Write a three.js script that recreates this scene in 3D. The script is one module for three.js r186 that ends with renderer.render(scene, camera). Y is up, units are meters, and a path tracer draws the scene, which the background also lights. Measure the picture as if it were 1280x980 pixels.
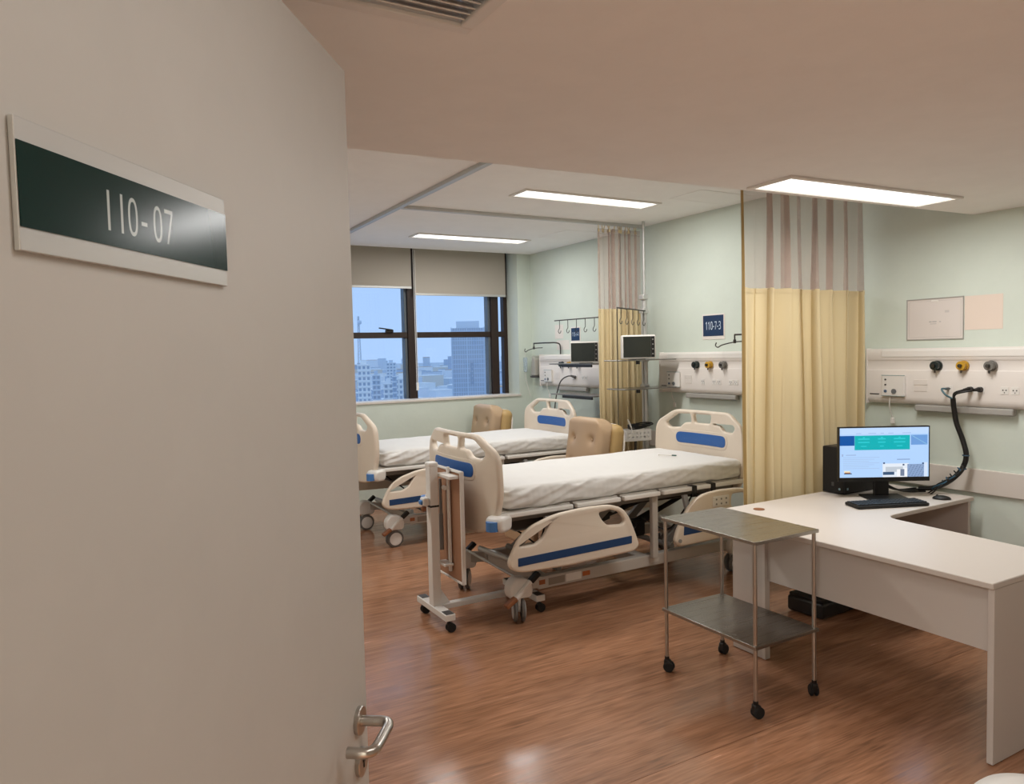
import * as THREE from 'three';
import { RoundedBoxGeometry } from 'three/addons/geometries/RoundedBoxGeometry.js';
import { mergeGeometries, mergeVertices, toCreasedNormals } from 'three/addons/utils/BufferGeometryUtils.js';
import { TessellateModifier } from 'three/addons/modifiers/TessellateModifier.js';
import { ImprovedNoise } from 'three/addons/math/ImprovedNoise.js';
import { RectAreaLightUniformsLib } from 'three/addons/lights/RectAreaLightUniformsLib.js';

// ------------------------------------------------------------ camera, sky, exposure
const scene = new THREE.Scene();
const camera = new THREE.PerspectiveCamera(55.84, 1280 / 980, 0.05, 4000);
camera.position.set(0, 1.68, 0);
camera.up.set(0.047, 0.998, -0.035);
camera.lookAt(0.495, 1.68 - 0.053, -0.867);
scene.add(camera);
const renderer = new THREE.WebGLRenderer({ antialias: true });
renderer.toneMapping = THREE.LinearToneMapping;
renderer.toneMappingExposure = 1.0;
renderer.shadowMap.enabled = true;
RectAreaLightUniformsLib.init();
scene.background = new THREE.Color().setRGB(0.43, 0.655, 1.04);      // even overcast evening sky
const LAMP_COLOR = new THREE.Color().setRGB(1.0, 0.985, 0.965);
const LAMP_LEVEL = 33;

// ------------------------------------------------------------ main measures (metres)
const XW = 4.75;          // head wall
const XL = -0.15;         // entrance wall
const ZW = -7.8;          // window wall
const ZB = 1.4;           // wall behind the camera
const CEIL = 2.873, SLAB = 2.458;
const WALLT = 0.12;

// ------------------------------------------------------------ helpers
let seed = 1234567;
const rnd = () => { seed = (seed * 1664525 + 1013904223) >>> 0; return seed / 4294967296; };
const perlin = new ImprovedNoise();
const nz = (x, y, z) => perlin.noise(x, y, z);
const taken = new Map();
function numbered(n) { const k = taken.get(n) ?? 0; taken.set(n, k + 1); return k ? n + '_' + String(k).padStart(3, '0') : n; }
function sh(o) { o.traverse(c => { if (c.isMesh) { c.castShadow = true; c.receiveShadow = true; } }); return o; }
function mesh(name, geo, mat, parent) {
  const g = Array.isArray(geo) ? merge(geo) : geo;
  const m = new THREE.Mesh(g, mat); m.castShadow = true; m.receiveShadow = true;
  if (parent) { m.name = name; parent.add(m); } else { m.name = numbered(name); scene.add(m); }
  return m;
}
function merge(list) {
  const gs = list.map(g => {
    let h = g.index ? g.toNonIndexed() : g.clone();
    for (const k of Object.keys(h.attributes)) if (!['position', 'normal', 'uv'].includes(k)) h.deleteAttribute(k);
    if (!h.attributes.normal) h.computeVertexNormals();
    if (!h.attributes.uv) h.setAttribute('uv', new THREE.BufferAttribute(new Float32Array(h.attributes.position.count * 2), 2));
    h.morphAttributes = {}; h.clearGroups();
    return h;
  });
  return gs.length === 1 ? gs[0] : mergeGeometries(gs, false);
}
function thing(name, label, category, [x, y, z] = [0, 0, 0], turn = 0, group) {
  const o = new THREE.Group(); o.name = numbered(name); scene.add(o);
  o.position.set(x, y, z); o.rotation.y = turn; o.userData = { label, category };
  if (group) o.userData.group = group;
  return o;
}
function tag(o, label, category, group) { o.userData = { label, category }; if (group) o.userData.group = group; return o; }
function dup(root, [x, y, z], turn, label, group) {
  const r = root.clone(); r.name = numbered(root.name.replace(/_\d{3}$/, '')); scene.add(r);
  r.position.set(x, y, z); r.rotation.y = turn; r.userData = { ...root.userData, label };
  if (group) r.userData.group = group;
  return r;
}
function structure(o, label) { o.userData.kind = 'structure'; if (label) o.userData.label = label; return o; }
const T = (g, x, y, z) => g.translate(x, y, z);
const rbox = (w, h, d, r = 0.005, x = 0, y = 0, z = 0, seg = 2) => new RoundedBoxGeometry(w, h, d, seg, Math.min(r, w / 2.01, h / 2.01, d / 2.01)).translate(x, y, z);
const bx = (x0, x1, y0, y1, z0, z1) => boxUV(new THREE.BoxGeometry(x1 - x0, y1 - y0, z1 - z0).translate((x0 + x1) / 2, (y0 + y1) / 2, (z0 + z1) / 2));
const rb = (x0, x1, y0, y1, z0, z1, r = 0.004) => boxUV(rbox(x1 - x0, y1 - y0, z1 - z0, r, (x0 + x1) / 2, (y0 + y1) / 2, (z0 + z1) / 2));
function boxUV(g) {           // uv in metres from the face direction
  const p = g.attributes.position, n = g.attributes.normal, uv = new Float32Array(p.count * 2);
  for (let i = 0; i < p.count; i++) {
    const ax = Math.abs(n.getX(i)), ay = Math.abs(n.getY(i)), az = Math.abs(n.getZ(i));
    let u, v;
    if (ay >= ax && ay >= az) { u = p.getX(i); v = p.getZ(i); } else if (ax >= az) { u = p.getZ(i); v = p.getY(i); } else { u = p.getX(i); v = p.getY(i); }
    uv[2 * i] = u; uv[2 * i + 1] = v;
  }
  g.setAttribute('uv', new THREE.BufferAttribute(uv, 2));
  return g;
}
function rod(a, b, r, r2 = r, seg = 14) {
  const A = new THREE.Vector3(...a), B = new THREE.Vector3(...b), d = B.clone().sub(A), L = d.length();
  const g = new THREE.CylinderGeometry(r2, r, L, seg);
  g.applyQuaternion(new THREE.Quaternion().setFromUnitVectors(new THREE.Vector3(0, 1, 0), d.normalize()));
  return g.translate(...A.add(B).multiplyScalar(0.5).toArray());
}
function bar(a, b, w, h, r = 0.004) {      // box section bar between two points, w sideways, h upright
  const A = new THREE.Vector3(...a), B = new THREE.Vector3(...b), L = A.distanceTo(B);
  const g = rbox(w, h, L, r);
  const o = new THREE.Object3D(); o.position.copy(A).add(B).multiplyScalar(0.5); o.lookAt(B); o.updateMatrix();
  return g.applyMatrix4(o.matrix);
}
function tube(pts, r, seg = 40, rs = 10, closed = false) {
  return new THREE.TubeGeometry(new THREE.CatmullRomCurve3(pts.map(p => new THREE.Vector3(...p)), closed, 'centripetal'), seg, r, rs, closed);
}
function disc(axis, r, len, at, seg = 24, r2 = r) {
  const g = new THREE.CylinderGeometry(r2, r, len, seg);
  if (axis === 'x') g.rotateZ(Math.PI / 2); if (axis === 'z') g.rotateX(Math.PI / 2);
  return g.translate(...at);
}
function shapeOf(pts, round = 0) {          // polygon whose corners are rounded with quadratic curves; a point may carry its own radius
  const n = pts.length, s = new THREE.Shape();
  for (let i = 0; i < n; i++) {
    const p = new THREE.Vector2(pts[i][0], pts[i][1]), a = new THREE.Vector2(...pts[(i + n - 1) % n].slice(0, 2)), b = new THREE.Vector2(...pts[(i + 1) % n].slice(0, 2));
    const r0 = pts[i][2] ?? round, ra = Math.min(r0, p.distanceTo(a) * 0.49), rbb = Math.min(r0, p.distanceTo(b) * 0.49);
    const q = p.clone().add(a.clone().sub(p).setLength(ra)), t = p.clone().add(b.clone().sub(p).setLength(rbb));
    if (i === 0) s.moveTo(q.x, q.y); else s.lineTo(q.x, q.y);
    if (r0 > 0) s.quadraticCurveTo(p.x, p.y, t.x, t.y);
  }
  s.closePath();
  return s;
}
function extrude(shape, depth, bevel = 0, curve = 8, bs = 3) {
  const g = new THREE.ExtrudeGeometry(shape, { depth: depth - 2 * bevel, bevelEnabled: bevel > 0, bevelThickness: bevel, bevelSize: bevel, bevelOffset: -bevel, bevelSegments: bs, curveSegments: curve });
  return g.translate(0, 0, -(depth - 2 * bevel) / 2);
}
const smooth = (g, a = 0.7) => toCreasedNormals(g, a);

// ------------------------------------------------------------ computed textures
function fbmGrid(w, h, fx, fy, oct, sd) {   // tileable value noise, w x h floats in 0..1
  const out = new Float32Array(w * h); let amp = 1, tot = 0;
  for (let o = 0; o < oct; o++) {
    const gx = fx << o, gy = fy << o, lat = new Float32Array(gx * gy); let s = (sd * 7919 + o * 104729) >>> 0;
    for (let i = 0; i < lat.length; i++) { s = (s * 1664525 + 1013904223) >>> 0; lat[i] = s / 4294967296; }
    for (let y = 0; y < h; y++) {
      const v = y / h * gy, y0 = Math.floor(v), ty = v - y0, sy = ty * ty * (3 - 2 * ty), r0 = (y0 % gy) * gx, r1 = ((y0 + 1) % gy) * gx;
      for (let x = 0; x < w; x++) {
        const u = x / w * gx, x0 = Math.floor(u), tx = u - x0, sx = tx * tx * (3 - 2 * tx), c0 = x0 % gx, c1 = (x0 + 1) % gx;
        out[y * w + x] += amp * ((lat[r0 + c0] * (1 - sx) + lat[r0 + c1] * sx) * (1 - sy) + (lat[r1 + c0] * (1 - sx) + lat[r1 + c1] * sx) * sy);
      }
    }
    tot += amp; amp *= 0.5;
  }
  for (let i = 0; i < out.length; i++) out[i] /= tot;
  return out;
}
function dataTex(w, h, fn, srgb = false, repeat = [1, 1]) {
  const d = new Uint8Array(w * h * 4);
  for (let i = 0; i < w * h; i++) { const c = fn(i % w, Math.floor(i / w), i); d[4 * i] = c[0]; d[4 * i + 1] = c[1]; d[4 * i + 2] = c[2]; d[4 * i + 3] = 255; }
  const t = new THREE.DataTexture(d, w, h); t.wrapS = t.wrapT = THREE.RepeatWrapping; t.magFilter = THREE.LinearFilter; t.minFilter = THREE.LinearMipmapLinearFilter; t.generateMipmaps = true;
  t.repeat.set(...repeat); if (srgb) t.colorSpace = THREE.SRGBColorSpace; t.needsUpdate = true; return t;
}
const clamp8 = v => Math.max(0, Math.min(255, v));
// printed wood floor: 2.4 m along x by 1.6 m across
function woodTextures() {
  const W = 1536, Hh = 1024, LX = 2.4, LZ = 1.6, rows = 12;
  const fine = fbmGrid(W, Hh, 24, 256, 2, 11), mid = fbmGrid(W, Hh, 8, 64, 4, 12), blot = fbmGrid(W, Hh, 8, 16, 3, 13), dark = fbmGrid(W, Hh, 14, 60, 3, 17), speck = fbmGrid(W, Hh, 256, 256, 2, 14);
  const tone = [], off = [];
  for (let r = 0; r < rows; r++) { off.push(Math.floor(rnd() * W)); tone.push([rnd(), rnd(), rnd()]); }
  const boardAt = (x, y) => { const r = Math.floor(y / Hh * rows), k = Math.floor(((x + off[r]) % W) / W * 2); return [r, k]; };
  const col = dataTex(W, Hh, (x, y, i) => {
    const [r, k] = boardAt(x, y), t = tone[r][k] - 0.5;
    let v = 1 + 0.05 * t + 0.26 * (fine[i] - 0.5) + 0.20 * (mid[i] - 0.5) + 0.10 * (blot[i] - 0.5);
    const dk = Math.max(0, dark[i] - 0.62) * 0.45; v -= dk;
    const fy = (y / Hh * rows) % 1, e = Math.min(fy, 1 - fy) * (LZ / rows); if (e < 0.0012) v -= 0.05;
    const w = 0.5 * (mid[i] - 0.5);
    return [clamp8(169 * v), clamp8((122 + 8 * w) * v), clamp8((92 + 14 * w) * v)];
  }, true, [1 / LX, 1 / LZ]);
  const rough = dataTex(W / 2, Hh / 2, (x, y) => { const i = y * 2 * W + x * 2; const v = 255 * (0.20 + 0.12 * (blot[i] - 0.5) + 0.10 * (fine[i] - 0.5)); return [v, clamp8(v), v]; }, false, [1 / LX, 1 / LZ]);
  const bump = dataTex(W / 2, Hh / 2, (x, y) => { const i = y * 2 * W + x * 2; const v = 128 + 110 * (fine[i] - 0.5) + 70 * (speck[i] - 0.5); return [clamp8(v), clamp8(v), clamp8(v)]; }, false, [1 / LX, 1 / LZ]);
  return { col, rough, bump };
}
const wood = woodTextures();
const plasterN = fbmGrid(256, 256, 24, 24, 4, 31), plasterC = fbmGrid(256, 256, 3, 3, 4, 32);
const plasterBump = dataTex(256, 256, (x, y, i) => { const v = clamp8(255 * plasterN[i]); return [v, v, v]; }, false, [1.2, 1.2]);
function plasterColor(hex, amount = 0.05) {
  const c = new THREE.Color(hex).getRGB({}, THREE.SRGBColorSpace);
  return dataTex(256, 256, (x, y, i) => { const v = 255 * (1 + amount * (plasterC[i] - 0.5) + 0.02 * (plasterN[i] - 0.5)); return [clamp8(c.r * v), clamp8(c.g * v), clamp8(c.b * v)]; }, true, [0.4, 0.4]);
}
const clothN = fbmGrid(256, 256, 64, 64, 2, 41);
const clothBump = dataTex(256, 256, (x, y, i) => { const v = clamp8(128 + 60 * (clothN[i] - 0.5) + 25 * ((x + y) % 2)); return [v, v, v]; }, false, [6, 6]);
const brushN = fbmGrid(256, 512, 2, 256, 2, 51);
const brushed = dataTex(256, 512, (x, y, i) => { const v = clamp8(255 * (0.30 + 0.22 * (brushN[i] - 0.5))); return [v, v, v]; }, false, [2, 3]);

// ------------------------------------------------------------ materials
const std = (hex, rough = 0.6, extra = {}) => new THREE.MeshStandardMaterial({ color: hex, roughness: rough, ...extra });
const phys = (hex, rough, extra) => new THREE.MeshPhysicalMaterial({ color: hex, roughness: rough, ...extra });
const M = {
  floor: new THREE.MeshPhysicalMaterial({ map: wood.col, roughnessMap: wood.rough, roughness: 1, bumpMap: wood.bump, bumpScale: 0.0002, specularIntensity: 1, ior: 1.58 }),
  seam: std('#3c2618', 0.7),
  wall: new THREE.MeshStandardMaterial({ map: plasterColor('#d4ddd2'), roughness: 0.62, bumpMap: plasterBump, bumpScale: 0.0006 }),
  wallPlain: new THREE.MeshStandardMaterial({ map: plasterColor('#d0cfc4'), roughness: 0.7, bumpMap: plasterBump, bumpScale: 0.0006 }),
  ceiling: new THREE.MeshStandardMaterial({ map: plasterColor('#f9f7f4', 0.02), roughness: 0.85, bumpMap: plasterBump, bumpScale: 0.0004 }),
  trim: std('#ded6cd', 0.5),
  door: new THREE.MeshPhysicalMaterial({ map: plasterColor('#c6c3bd', 0.03), roughness: 0.5 }),
  steel: std('#b9b4ad', 0.28, { metalness: 1 }),
  steelBrushed: std('#9b968e', 1, { metalness: 1, roughnessMap: brushed }),
  steelShelf: std('#8f8b85', 1, { metalness: 1, roughnessMap: brushed }),
  steelDark: std('#55524e', 0.4, { metalness: 0.9 }),
  alu: std('#c5c5c2', 0.42, { metalness: 0.5 }),
  frameBrown: std('#2a1a11', 0.5),
  frameLitSide: std('#5b646b', 0.5),
  glass: phys('#ffffff', 0.0, { transmission: 1, thickness: 0, ior: 1.45, specularIntensity: 0.6 }),
  blind: new THREE.MeshPhysicalMaterial({ color: '#b3ab9f', roughness: 1, transmission: 0.05, thickness: 0, bumpMap: clothBump, bumpScale: 0.0003, side: THREE.DoubleSide }),
  white: std('#e9e5df', 0.4),
  whitePaint: std('#dcd8d1', 0.38),
  plasticCream: phys('#e4d6c4', 0.42, { clearcoat: 0.15, clearcoatRoughness: 0.4 }),
  plasticBlue: std('#2f62a8', 0.42),
  plasticNavy: std('#1d416e', 0.45),
  bumperBlue: std('#4a7fbf', 0.4),
  sheet: new THREE.MeshPhysicalMaterial({ color: '#e0deda', roughness: 0.92, bumpMap: clothBump, bumpScale: 0.0003, sheen: 0.2, sheenRoughness: 0.8 }),
  black: std('#141312', 0.45),
  blackSoft: std('#1b1a19', 0.75),
  rubber: std('#181716', 0.7),
  tread: std('#6d6965', 0.6),
  greyPlastic: std('#8f8c88', 0.5),
  greyDark: std('#4c4a48', 0.5),
  beamGrey: std('#bdb6ad', 0.42),
  pedalBrown: std('#8a5634', 0.5),
  yellowCloth: new THREE.MeshPhysicalMaterial({ color: '#dccaa0', roughness: 0.9, transmission: 0.12, thickness: 0, bumpMap: clothBump, bumpScale: 0.0004, side: THREE.DoubleSide }),
  bandCloth: new THREE.MeshStandardMaterial({ color: '#a58a58', roughness: 0.95, side: THREE.DoubleSide }),
  net: new THREE.MeshStandardMaterial({ color: '#bfa99c', roughness: 1, transparent: true, opacity: 0.40, side: THREE.DoubleSide }),
  desk: std('#d6cdc4', 0.42),
  deskEdge: std('#cfc6bd', 0.5),
  deskPanel: std('#c9c0b8', 0.5),
  unit: std('#e6dfd8', 0.42),
  unitGrey: std('#a9a6a0', 0.5),
  vinylTan: phys('#bb9f80', 0.45, { sheen: 0.2 }),
  vinylTanDark: phys('#b79863', 0.5, {}),
  piping: std('#e6e0d6', 0.5),
  navySign: std('#1d3354', 0.4),
  yellow: std('#c79a2c', 0.4),
  paper: std('#e3ddd5', 0.8),
  paperPink: std('#e6d6c8', 0.85),
  tableWood: std('#a97d60', 0.5),
};
function canvasTex(w, h, draw) {
  const c = document.createElement('canvas'); c.width = w; c.height = h; draw(c.getContext('2d'), w, h);
  const t = new THREE.CanvasTexture(c); t.colorSpace = THREE.SRGBColorSpace; t.anisotropy = 8; return t;
}
function faceUV(g, x0, x1, y0, y1) {   // stretch uv 0..1 over a flat plate that faces +z
  const p = g.attributes.position, uv = g.attributes.uv; for (let i = 0; i < p.count; i++) uv.setXY(i, (p.getX(i) - x0) / (x1 - x0), (p.getY(i) - y0) / (y1 - y0)); return g;
}

// ============================================================ THE SETTING
// floor: printed vinyl laid in 2 m sheets with open seams between them
{
  const floor = new THREE.Group(); floor.name = 'floor'; structure(floor, 'brown wood-look vinyl floor laid in wide sheets with thin seams'); scene.add(floor);
  mesh('subfloor', bx(XL - 2.2, XW + WALLT, -0.2, -0.006, ZW - 0.4, ZB + WALLT), M.seam, floor);
  const seams = [ZB, -0.215, -2.215, -4.215, -6.215, ZW];
  for (let i = 0; i < seams.length - 1; i++) {
    const g = bx(XL - 2.0, XW, -0.006, 0, seams[i + 1] + 0.0014, seams[i] - 0.0014), uv = g.attributes.uv;
    for (let k = 0; k < uv.count; k++) uv.setXY(k, uv.getX(k) + 0.83 * i, uv.getY(k) + 0.37 * i);
    mesh('vinyl_sheet', g, M.floor, floor);
  }
}
structure(mesh('wall_right', bx(XW, XW + WALLT, 0, 3.05, ZW - 0.4, ZB + WALLT), M.wall), 'pale mint wall behind the bed heads');
structure(mesh('wall_back', bx(XL - 2.2, XW, 0, 3.05, ZB, ZB + WALLT), M.wallPlain), 'pale wall facing the window');
// entrance wall with the doorway
structure(mesh('wall_left', [bx(XL - WALLT, XL, 0, 3.05, ZW - 0.4, -0.62), bx(XL - WALLT, XL, 0, 3.05, 0.50, ZB), bx(XL - WALLT, XL, 2.25, 3.05, -0.62, 0.50)], M.wallPlain), 'pale entrance wall with the doorway');
structure(mesh('trim_1', [rb(XL - WALLT - 0.012, XL + 0.012, 0, 2.25, -0.625, -0.585), rb(XL - WALLT - 0.012, XL + 0.012, 0, 2.25, 0.465, 0.505), rb(XL - WALLT - 0.012, XL + 0.012, 2.225, 2.262, -0.625, 0.505)], M.trim), 'door frame around the entrance');
// corridor outside the doorway
structure(mesh('wall_corridor', [bx(XL - 2.2, XL - 2.0, 0, 3.05, -2.6, ZB), bx(XL - 2.0, XL - WALLT, 0, 3.05, -2.6, -2.48)], M.wallPlain), 'pale corridor wall');
// window wall: parapet, pier at the corner, left part
structure(mesh('wall_window', [bx(XL, XW, 0, 1.155, ZW - 0.3, ZW), bx(4.56, XW, 1.155, 3.05, ZW - 0.3, ZW), bx(XL, 0.95, 1.155, 3.05, ZW - 0.3, ZW), bx(0.95, 4.56, 2.93, 3.05, ZW - 0.3, ZW)], M.wall), 'pale wall under and beside the windows');
structure(mesh('trim_2', rb(0.95, 4.575, 1.150, 1.175, ZW - 0.26, ZW + 0.015), M.trim), 'pale window sill');
structure(mesh('trim_3', rb(XW - 0.022, XW, 0.745, 0.895, ZW + 0.02, ZB - 0.02, 0.006), M.trim), 'cream bumper rail along the head wall');
structure(mesh('baseboard_right', rb(XW - 0.012, XW, 0, 0.08, ZW, ZB, 0.003), M.trim), 'low pale skirting at the head wall');
structure(mesh('baseboard_window', rb(XL, XW - 0.012, 0, 0.08, ZW, ZW + 0.012, 0.003), M.trim), 'low pale skirting under the windows');
// upper ceiling over the bays
structure(mesh('ceiling', bx(XL - 0.0, XW, CEIL, 3.05, ZW, -2.4), M.ceiling), 'upper plaster ceiling over the bays');
// dropped ceiling over the entrance, its edge a little out of square
const slabEdge = x => -2.775 + 0.045 * x;
{
  const s = new THREE.Shape(); s.moveTo(XL - 2.0, -ZB); s.lineTo(XW, -ZB); s.lineTo(XW, -slabEdge(XW)); s.lineTo(XL, -slabEdge(XL)); s.lineTo(XL - 2.0, -slabEdge(XL)); s.closePath();
  const holes = [];
  const cut = (x0, x1, z0, z1, a) => { const h = new THREE.Path(), cx = (x0 + x1) / 2, cz = (z0 + z1) / 2, c = Math.cos(a), sn = Math.sin(a); [[x0, z0], [x1, z0], [x1, z1], [x0, z1]].forEach(([x, z], i) => { const X = cx + (x - cx) * c + (z - cz) * sn, Z = cz - (x - cx) * sn + (z - cz) * c; i ? h.lineTo(X, -Z) : h.moveTo(X, -Z); }); h.closePath(); s.holes.push(h); };
  cut(2.83, 4.10, -2.545, -2.30, -0.04);
  cut(0.22, 0.80, -1.60, -1.22, 0);
  const g = new THREE.ExtrudeGeometry(s, { depth: CEIL + 0.177 - SLAB, bevelEnabled: false }).rotateX(-Math.PI / 2).translate(0, SLAB, 0);
  structure(mesh('ceiling_dropped', boxUV(g), M.ceiling), 'lower plaster ceiling over the entrance');
}

// window: brown aluminium frame with panes
{
  const w = new THREE.Group(); w.name = 'window_1'; structure(w, 'long window in a dark brown metal frame'); scene.add(w);
  const z0 = -8.14, z1 = -8.06, y0 = 1.175, y1 = 2.93, xs = [0.95, 2.19, 3.272, 4.366, 4.56];
  mesh('frame', [rb(0.95, 1.01, y0, y1, z0, z1), rb(4.505, 4.56, y0, y1, z0, z1), rb(0.95, 4.56, y0 - 0.06, y0 - 0.006, z0, z1), rb(0.95, 4.56, y1 - 0.06, y1, z0, z1)], M.frameBrown, w);
  for (const x of [2.19, 3.272, 4.366]) {
    mesh('mullion', rb(x - 0.045, x + 0.055, y0, y1, z0, z1 + 0.02), M.frameBrown, w);
    mesh('mullion_lit_side', rb(x - 0.075, x - 0.045, y0, y1, z0 - 0.03, z1 - 0.012), M.frameLitSide, w);  // lighter strip paints the daylight on the side of the mullion
  }
  for (let i = 0; i < 4; i++) {
    const a = xs[i] + 0.055, b = xs[i + 1] - 0.045;
    mesh('transom', rb(a, b, 1.880, 1.946, z0, z1), M.frameBrown, w);
    mesh('pane', bx(a - 0.02, b + 0.02, y0 - 0.01, 1.885, -8.103, -8.097), M.glass, w);
    mesh('pane', bx(a - 0.02, b + 0.02, 1.94, y1 - 0.02, -8.103, -8.097), M.glass, w);
  }
  mesh('window_handle', [rb(2.955, 3.045, 1.944, 1.975, -8.065, -8.03), bar([3.03, 1.972, -8.03], [2.86, 1.993, -8.0], 0.016, 0.014)], M.black, w);
}

// ============================================================ LIGHTS (lamp fittings with their own light)
function ceilingLight(label, x, y, z, lenX, widZ, turn, level = LAMP_LEVEL) {
  const o = thing('ceiling_light', label, 'light', [x, y, z], turn, 'ceiling light panels');
  const f = 0.028, L = lenX / 2, W = widZ / 2;
  mesh('frame', [rb(-L - f, L + f, -0.012, 0.0, -W - f, -W, 0.003), rb(-L - f, L + f, -0.012, 0.0, W, W + f, 0.003), rb(-L - f, -L, -0.012, 0.0, -W, W, 0.003), rb(L, L + f, -0.012, 0.0, -W, W, 0.003)], M.white, o);
  mesh('diffuser', bx(-L, L, -0.004, 0.004, -W, W), lampMat, o);
  const a = new THREE.RectAreaLight(LAMP_COLOR, level, lenX, widZ); a.rotation.x = -Math.PI / 2; a.position.set(0, -0.011, 0); a.name = 'panel_light'; o.add(a);
  return o;
}
const lampMat = new THREE.MeshStandardMaterial({ color: '#ffffff', emissive: new THREE.Color().setRGB(1, 0.99, 0.95), emissiveIntensity: 2.2, roughness: 0.6 });
ceilingLight('wide glowing panel light in the dropped ceiling above the desk', 3.465, SLAB, -2.43, 1.24, 0.22, -0.04, 27);
ceilingLight('glowing panel light above the bed behind the overbed table', 3.47, CEIL, -4.80, 1.24, 0.20, 0.0);
ceilingLight('glowing panel light above the bed by the window', 3.50, CEIL, -6.90, 1.24, 0.20, 0.0, 28);
ceilingLight('glowing panel light above the open floor before the bed ends', 0.72, CEIL, -5.0, 1.24, 0.20, 0.0, 36);
ceilingLight('glowing panel light in the dropped ceiling over the entrance', 1.0, SLAB, -0.45, 1.24, 0.22, 0.0, 7.5);
ceilingLight('added unseen panel light in the corridor ceiling outside the doorway', -1.15, SLAB, -0.05, 1.24, 0.40, Math.PI / 2, 85);  // unseen lamp added so its bounce brightens the dropped ceiling

// ceiling vent over the entrance
{
  const o = thing('ceiling_vent', 'white slatted air vent in the dropped ceiling', 'vent', [0.51, SLAB, -1.41]);
  mesh('frame', [rb(-0.32, 0.32, -0.012, 0.0, -0.22, -0.185), rb(-0.32, 0.32, -0.012, 0.0, 0.185, 0.22), rb(-0.32, -0.285, -0.012, 0.0, -0.185, 0.185), rb(0.285, 0.32, -0.012, 0.0, -0.185, 0.185)], M.white, o);
  mesh('backing', bx(-0.285, 0.285, 0.05, 0.06, -0.185, 0.185), M.greyDark, o);
  for (let i = 0; i < 13; i++) { const g = rbox(0.57, 0.004, 0.026, 0.0015).rotateX(0.7).translate(0, 0.004, -0.172 + i * 0.0285); mesh('slat', g, M.white, o); }
}
// curtain tracks on the upper ceiling
{
  const t = thing('curtain_track', 'long grey curtain track along the bay fronts on the ceiling', 'curtain track', [2.2, CEIL, -5.1], 0, 'ceiling curtain tracks');
  mesh('rail', [rb(-0.022, 0.022, -0.028, 0, -2.55, 2.4)], M.alu, t);
  const t2 = thing('curtain_track', 'grey curtain track between the two beds on the ceiling', 'curtain track', [3.46, CEIL, -5.60], 0, 'ceiling curtain tracks');
  mesh('rail', [rb(-1.235, 1.24, -0.028, 0, -0.018, 0.018)], M.alu, t2);
  const t3 = thing('curtain_track', 'grey curtain track between the bed and the desk on the ceiling', 'curtain track', [3.46, CEIL, -3.24], 0, 'ceiling curtain tracks');
  mesh('rail', [rb(-1.235, 1.24, -0.028, 0, -0.018, 0.018)], M.alu, t3);
}
// ceiling hatches
{
  const hatch = (x, z, w, d, label) => { const o = thing('ceiling_hatch', label, 'hatch', [x, CEIL, z]); mesh('frame', [rb(-w, w, -0.003, 0, -d, -d + 0.012), rb(-w, w, -0.003, 0, d - 0.012, d), rb(-w, -w + 0.012, -0.003, 0, -d + 0.012, d - 0.012), rb(w - 0.012, w, -0.003, 0, -d + 0.012, d - 0.012)], M.ceiling, o); mesh('lid', rb(-w + 0.014, w - 0.014, -0.002, 0, -d + 0.014, d - 0.014), M.ceiling, o); };
  hatch(4.42, -6.34, 0.29, 0.25, 'plain access hatch in the ceiling beside the window bay light');
  hatch(4.36, -4.35, 0.30, 0.18, 'plain access hatch in the ceiling over the middle bed head');
}

// ============================================================ DOOR
{
  const d = new THREE.Group(); d.name = 'door_1'; scene.add(d); structure(d, 'open pale grey door with a room sign and lever handle');
  d.position.set(-0.148, 0, -0.569); d.rotation.y = 0.940;
  mesh('leaf', rb(0.0, 1.0, 0.01, 2.214, -0.042, 0, 0.002), M.door, d);
  for (const y of [0.25, 1.1, 1.95]) mesh('hinge', disc('y', 0.009, 0.1, [-0.006, y, -0.004]), M.steel, d);
  // lever handle: rose, shank and return lever; key rose below
  const h = mesh('handle_rose', smooth(new THREE.LatheGeometry([[0, 0], [0.026, 0], [0.0265, 0.002], [0.0265, 0.007], [0.025, 0.009], [0, 0.009]].map(p => new THREE.Vector2(...p)), 40).rotateX(Math.PI / 2), 0.6).translate(0.945, 0.995, 0), M.steel, d);
  const lev = [[0.945, 0.995, 0.004], [0.945, 0.995, 0.03], [0.945, 0.995, 0.048], [0.941, 0.995, 0.058], [0.930, 0.995, 0.063], [0.905, 0.995, 0.064], [0.862, 0.995, 0.064], [0.845, 0.995, 0.062], [0.836, 0.995, 0.054], [0.833, 0.995, 0.044], [0.833, 0.995, 0.018]];
  mesh('lever', [tube(lev, 0.0098, 90, 16), new THREE.CircleGeometry(0.0098, 16).rotateY(Math.PI).translate(0.833, 0.995, 0.018)], M.steel, h);
  const k = mesh('key_rose', smooth(new THREE.LatheGeometry([[0, 0], [0.026, 0], [0.0265, 0.002], [0.0265, 0.007], [0.025, 0.009], [0, 0.009]].map(p => new THREE.Vector2(...p)), 40).rotateX(Math.PI / 2), 0.6).translate(0.945, 0.915, 0), M.steel, d);
  mesh('keyhole', [disc('z', 0.005, 0.002, [0.945, 0.919, 0.0095]), rb(0.9425, 0.9475, 0.905, 0.919, 0.0085, 0.0105, 0.001)], M.black, k);
}
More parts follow.
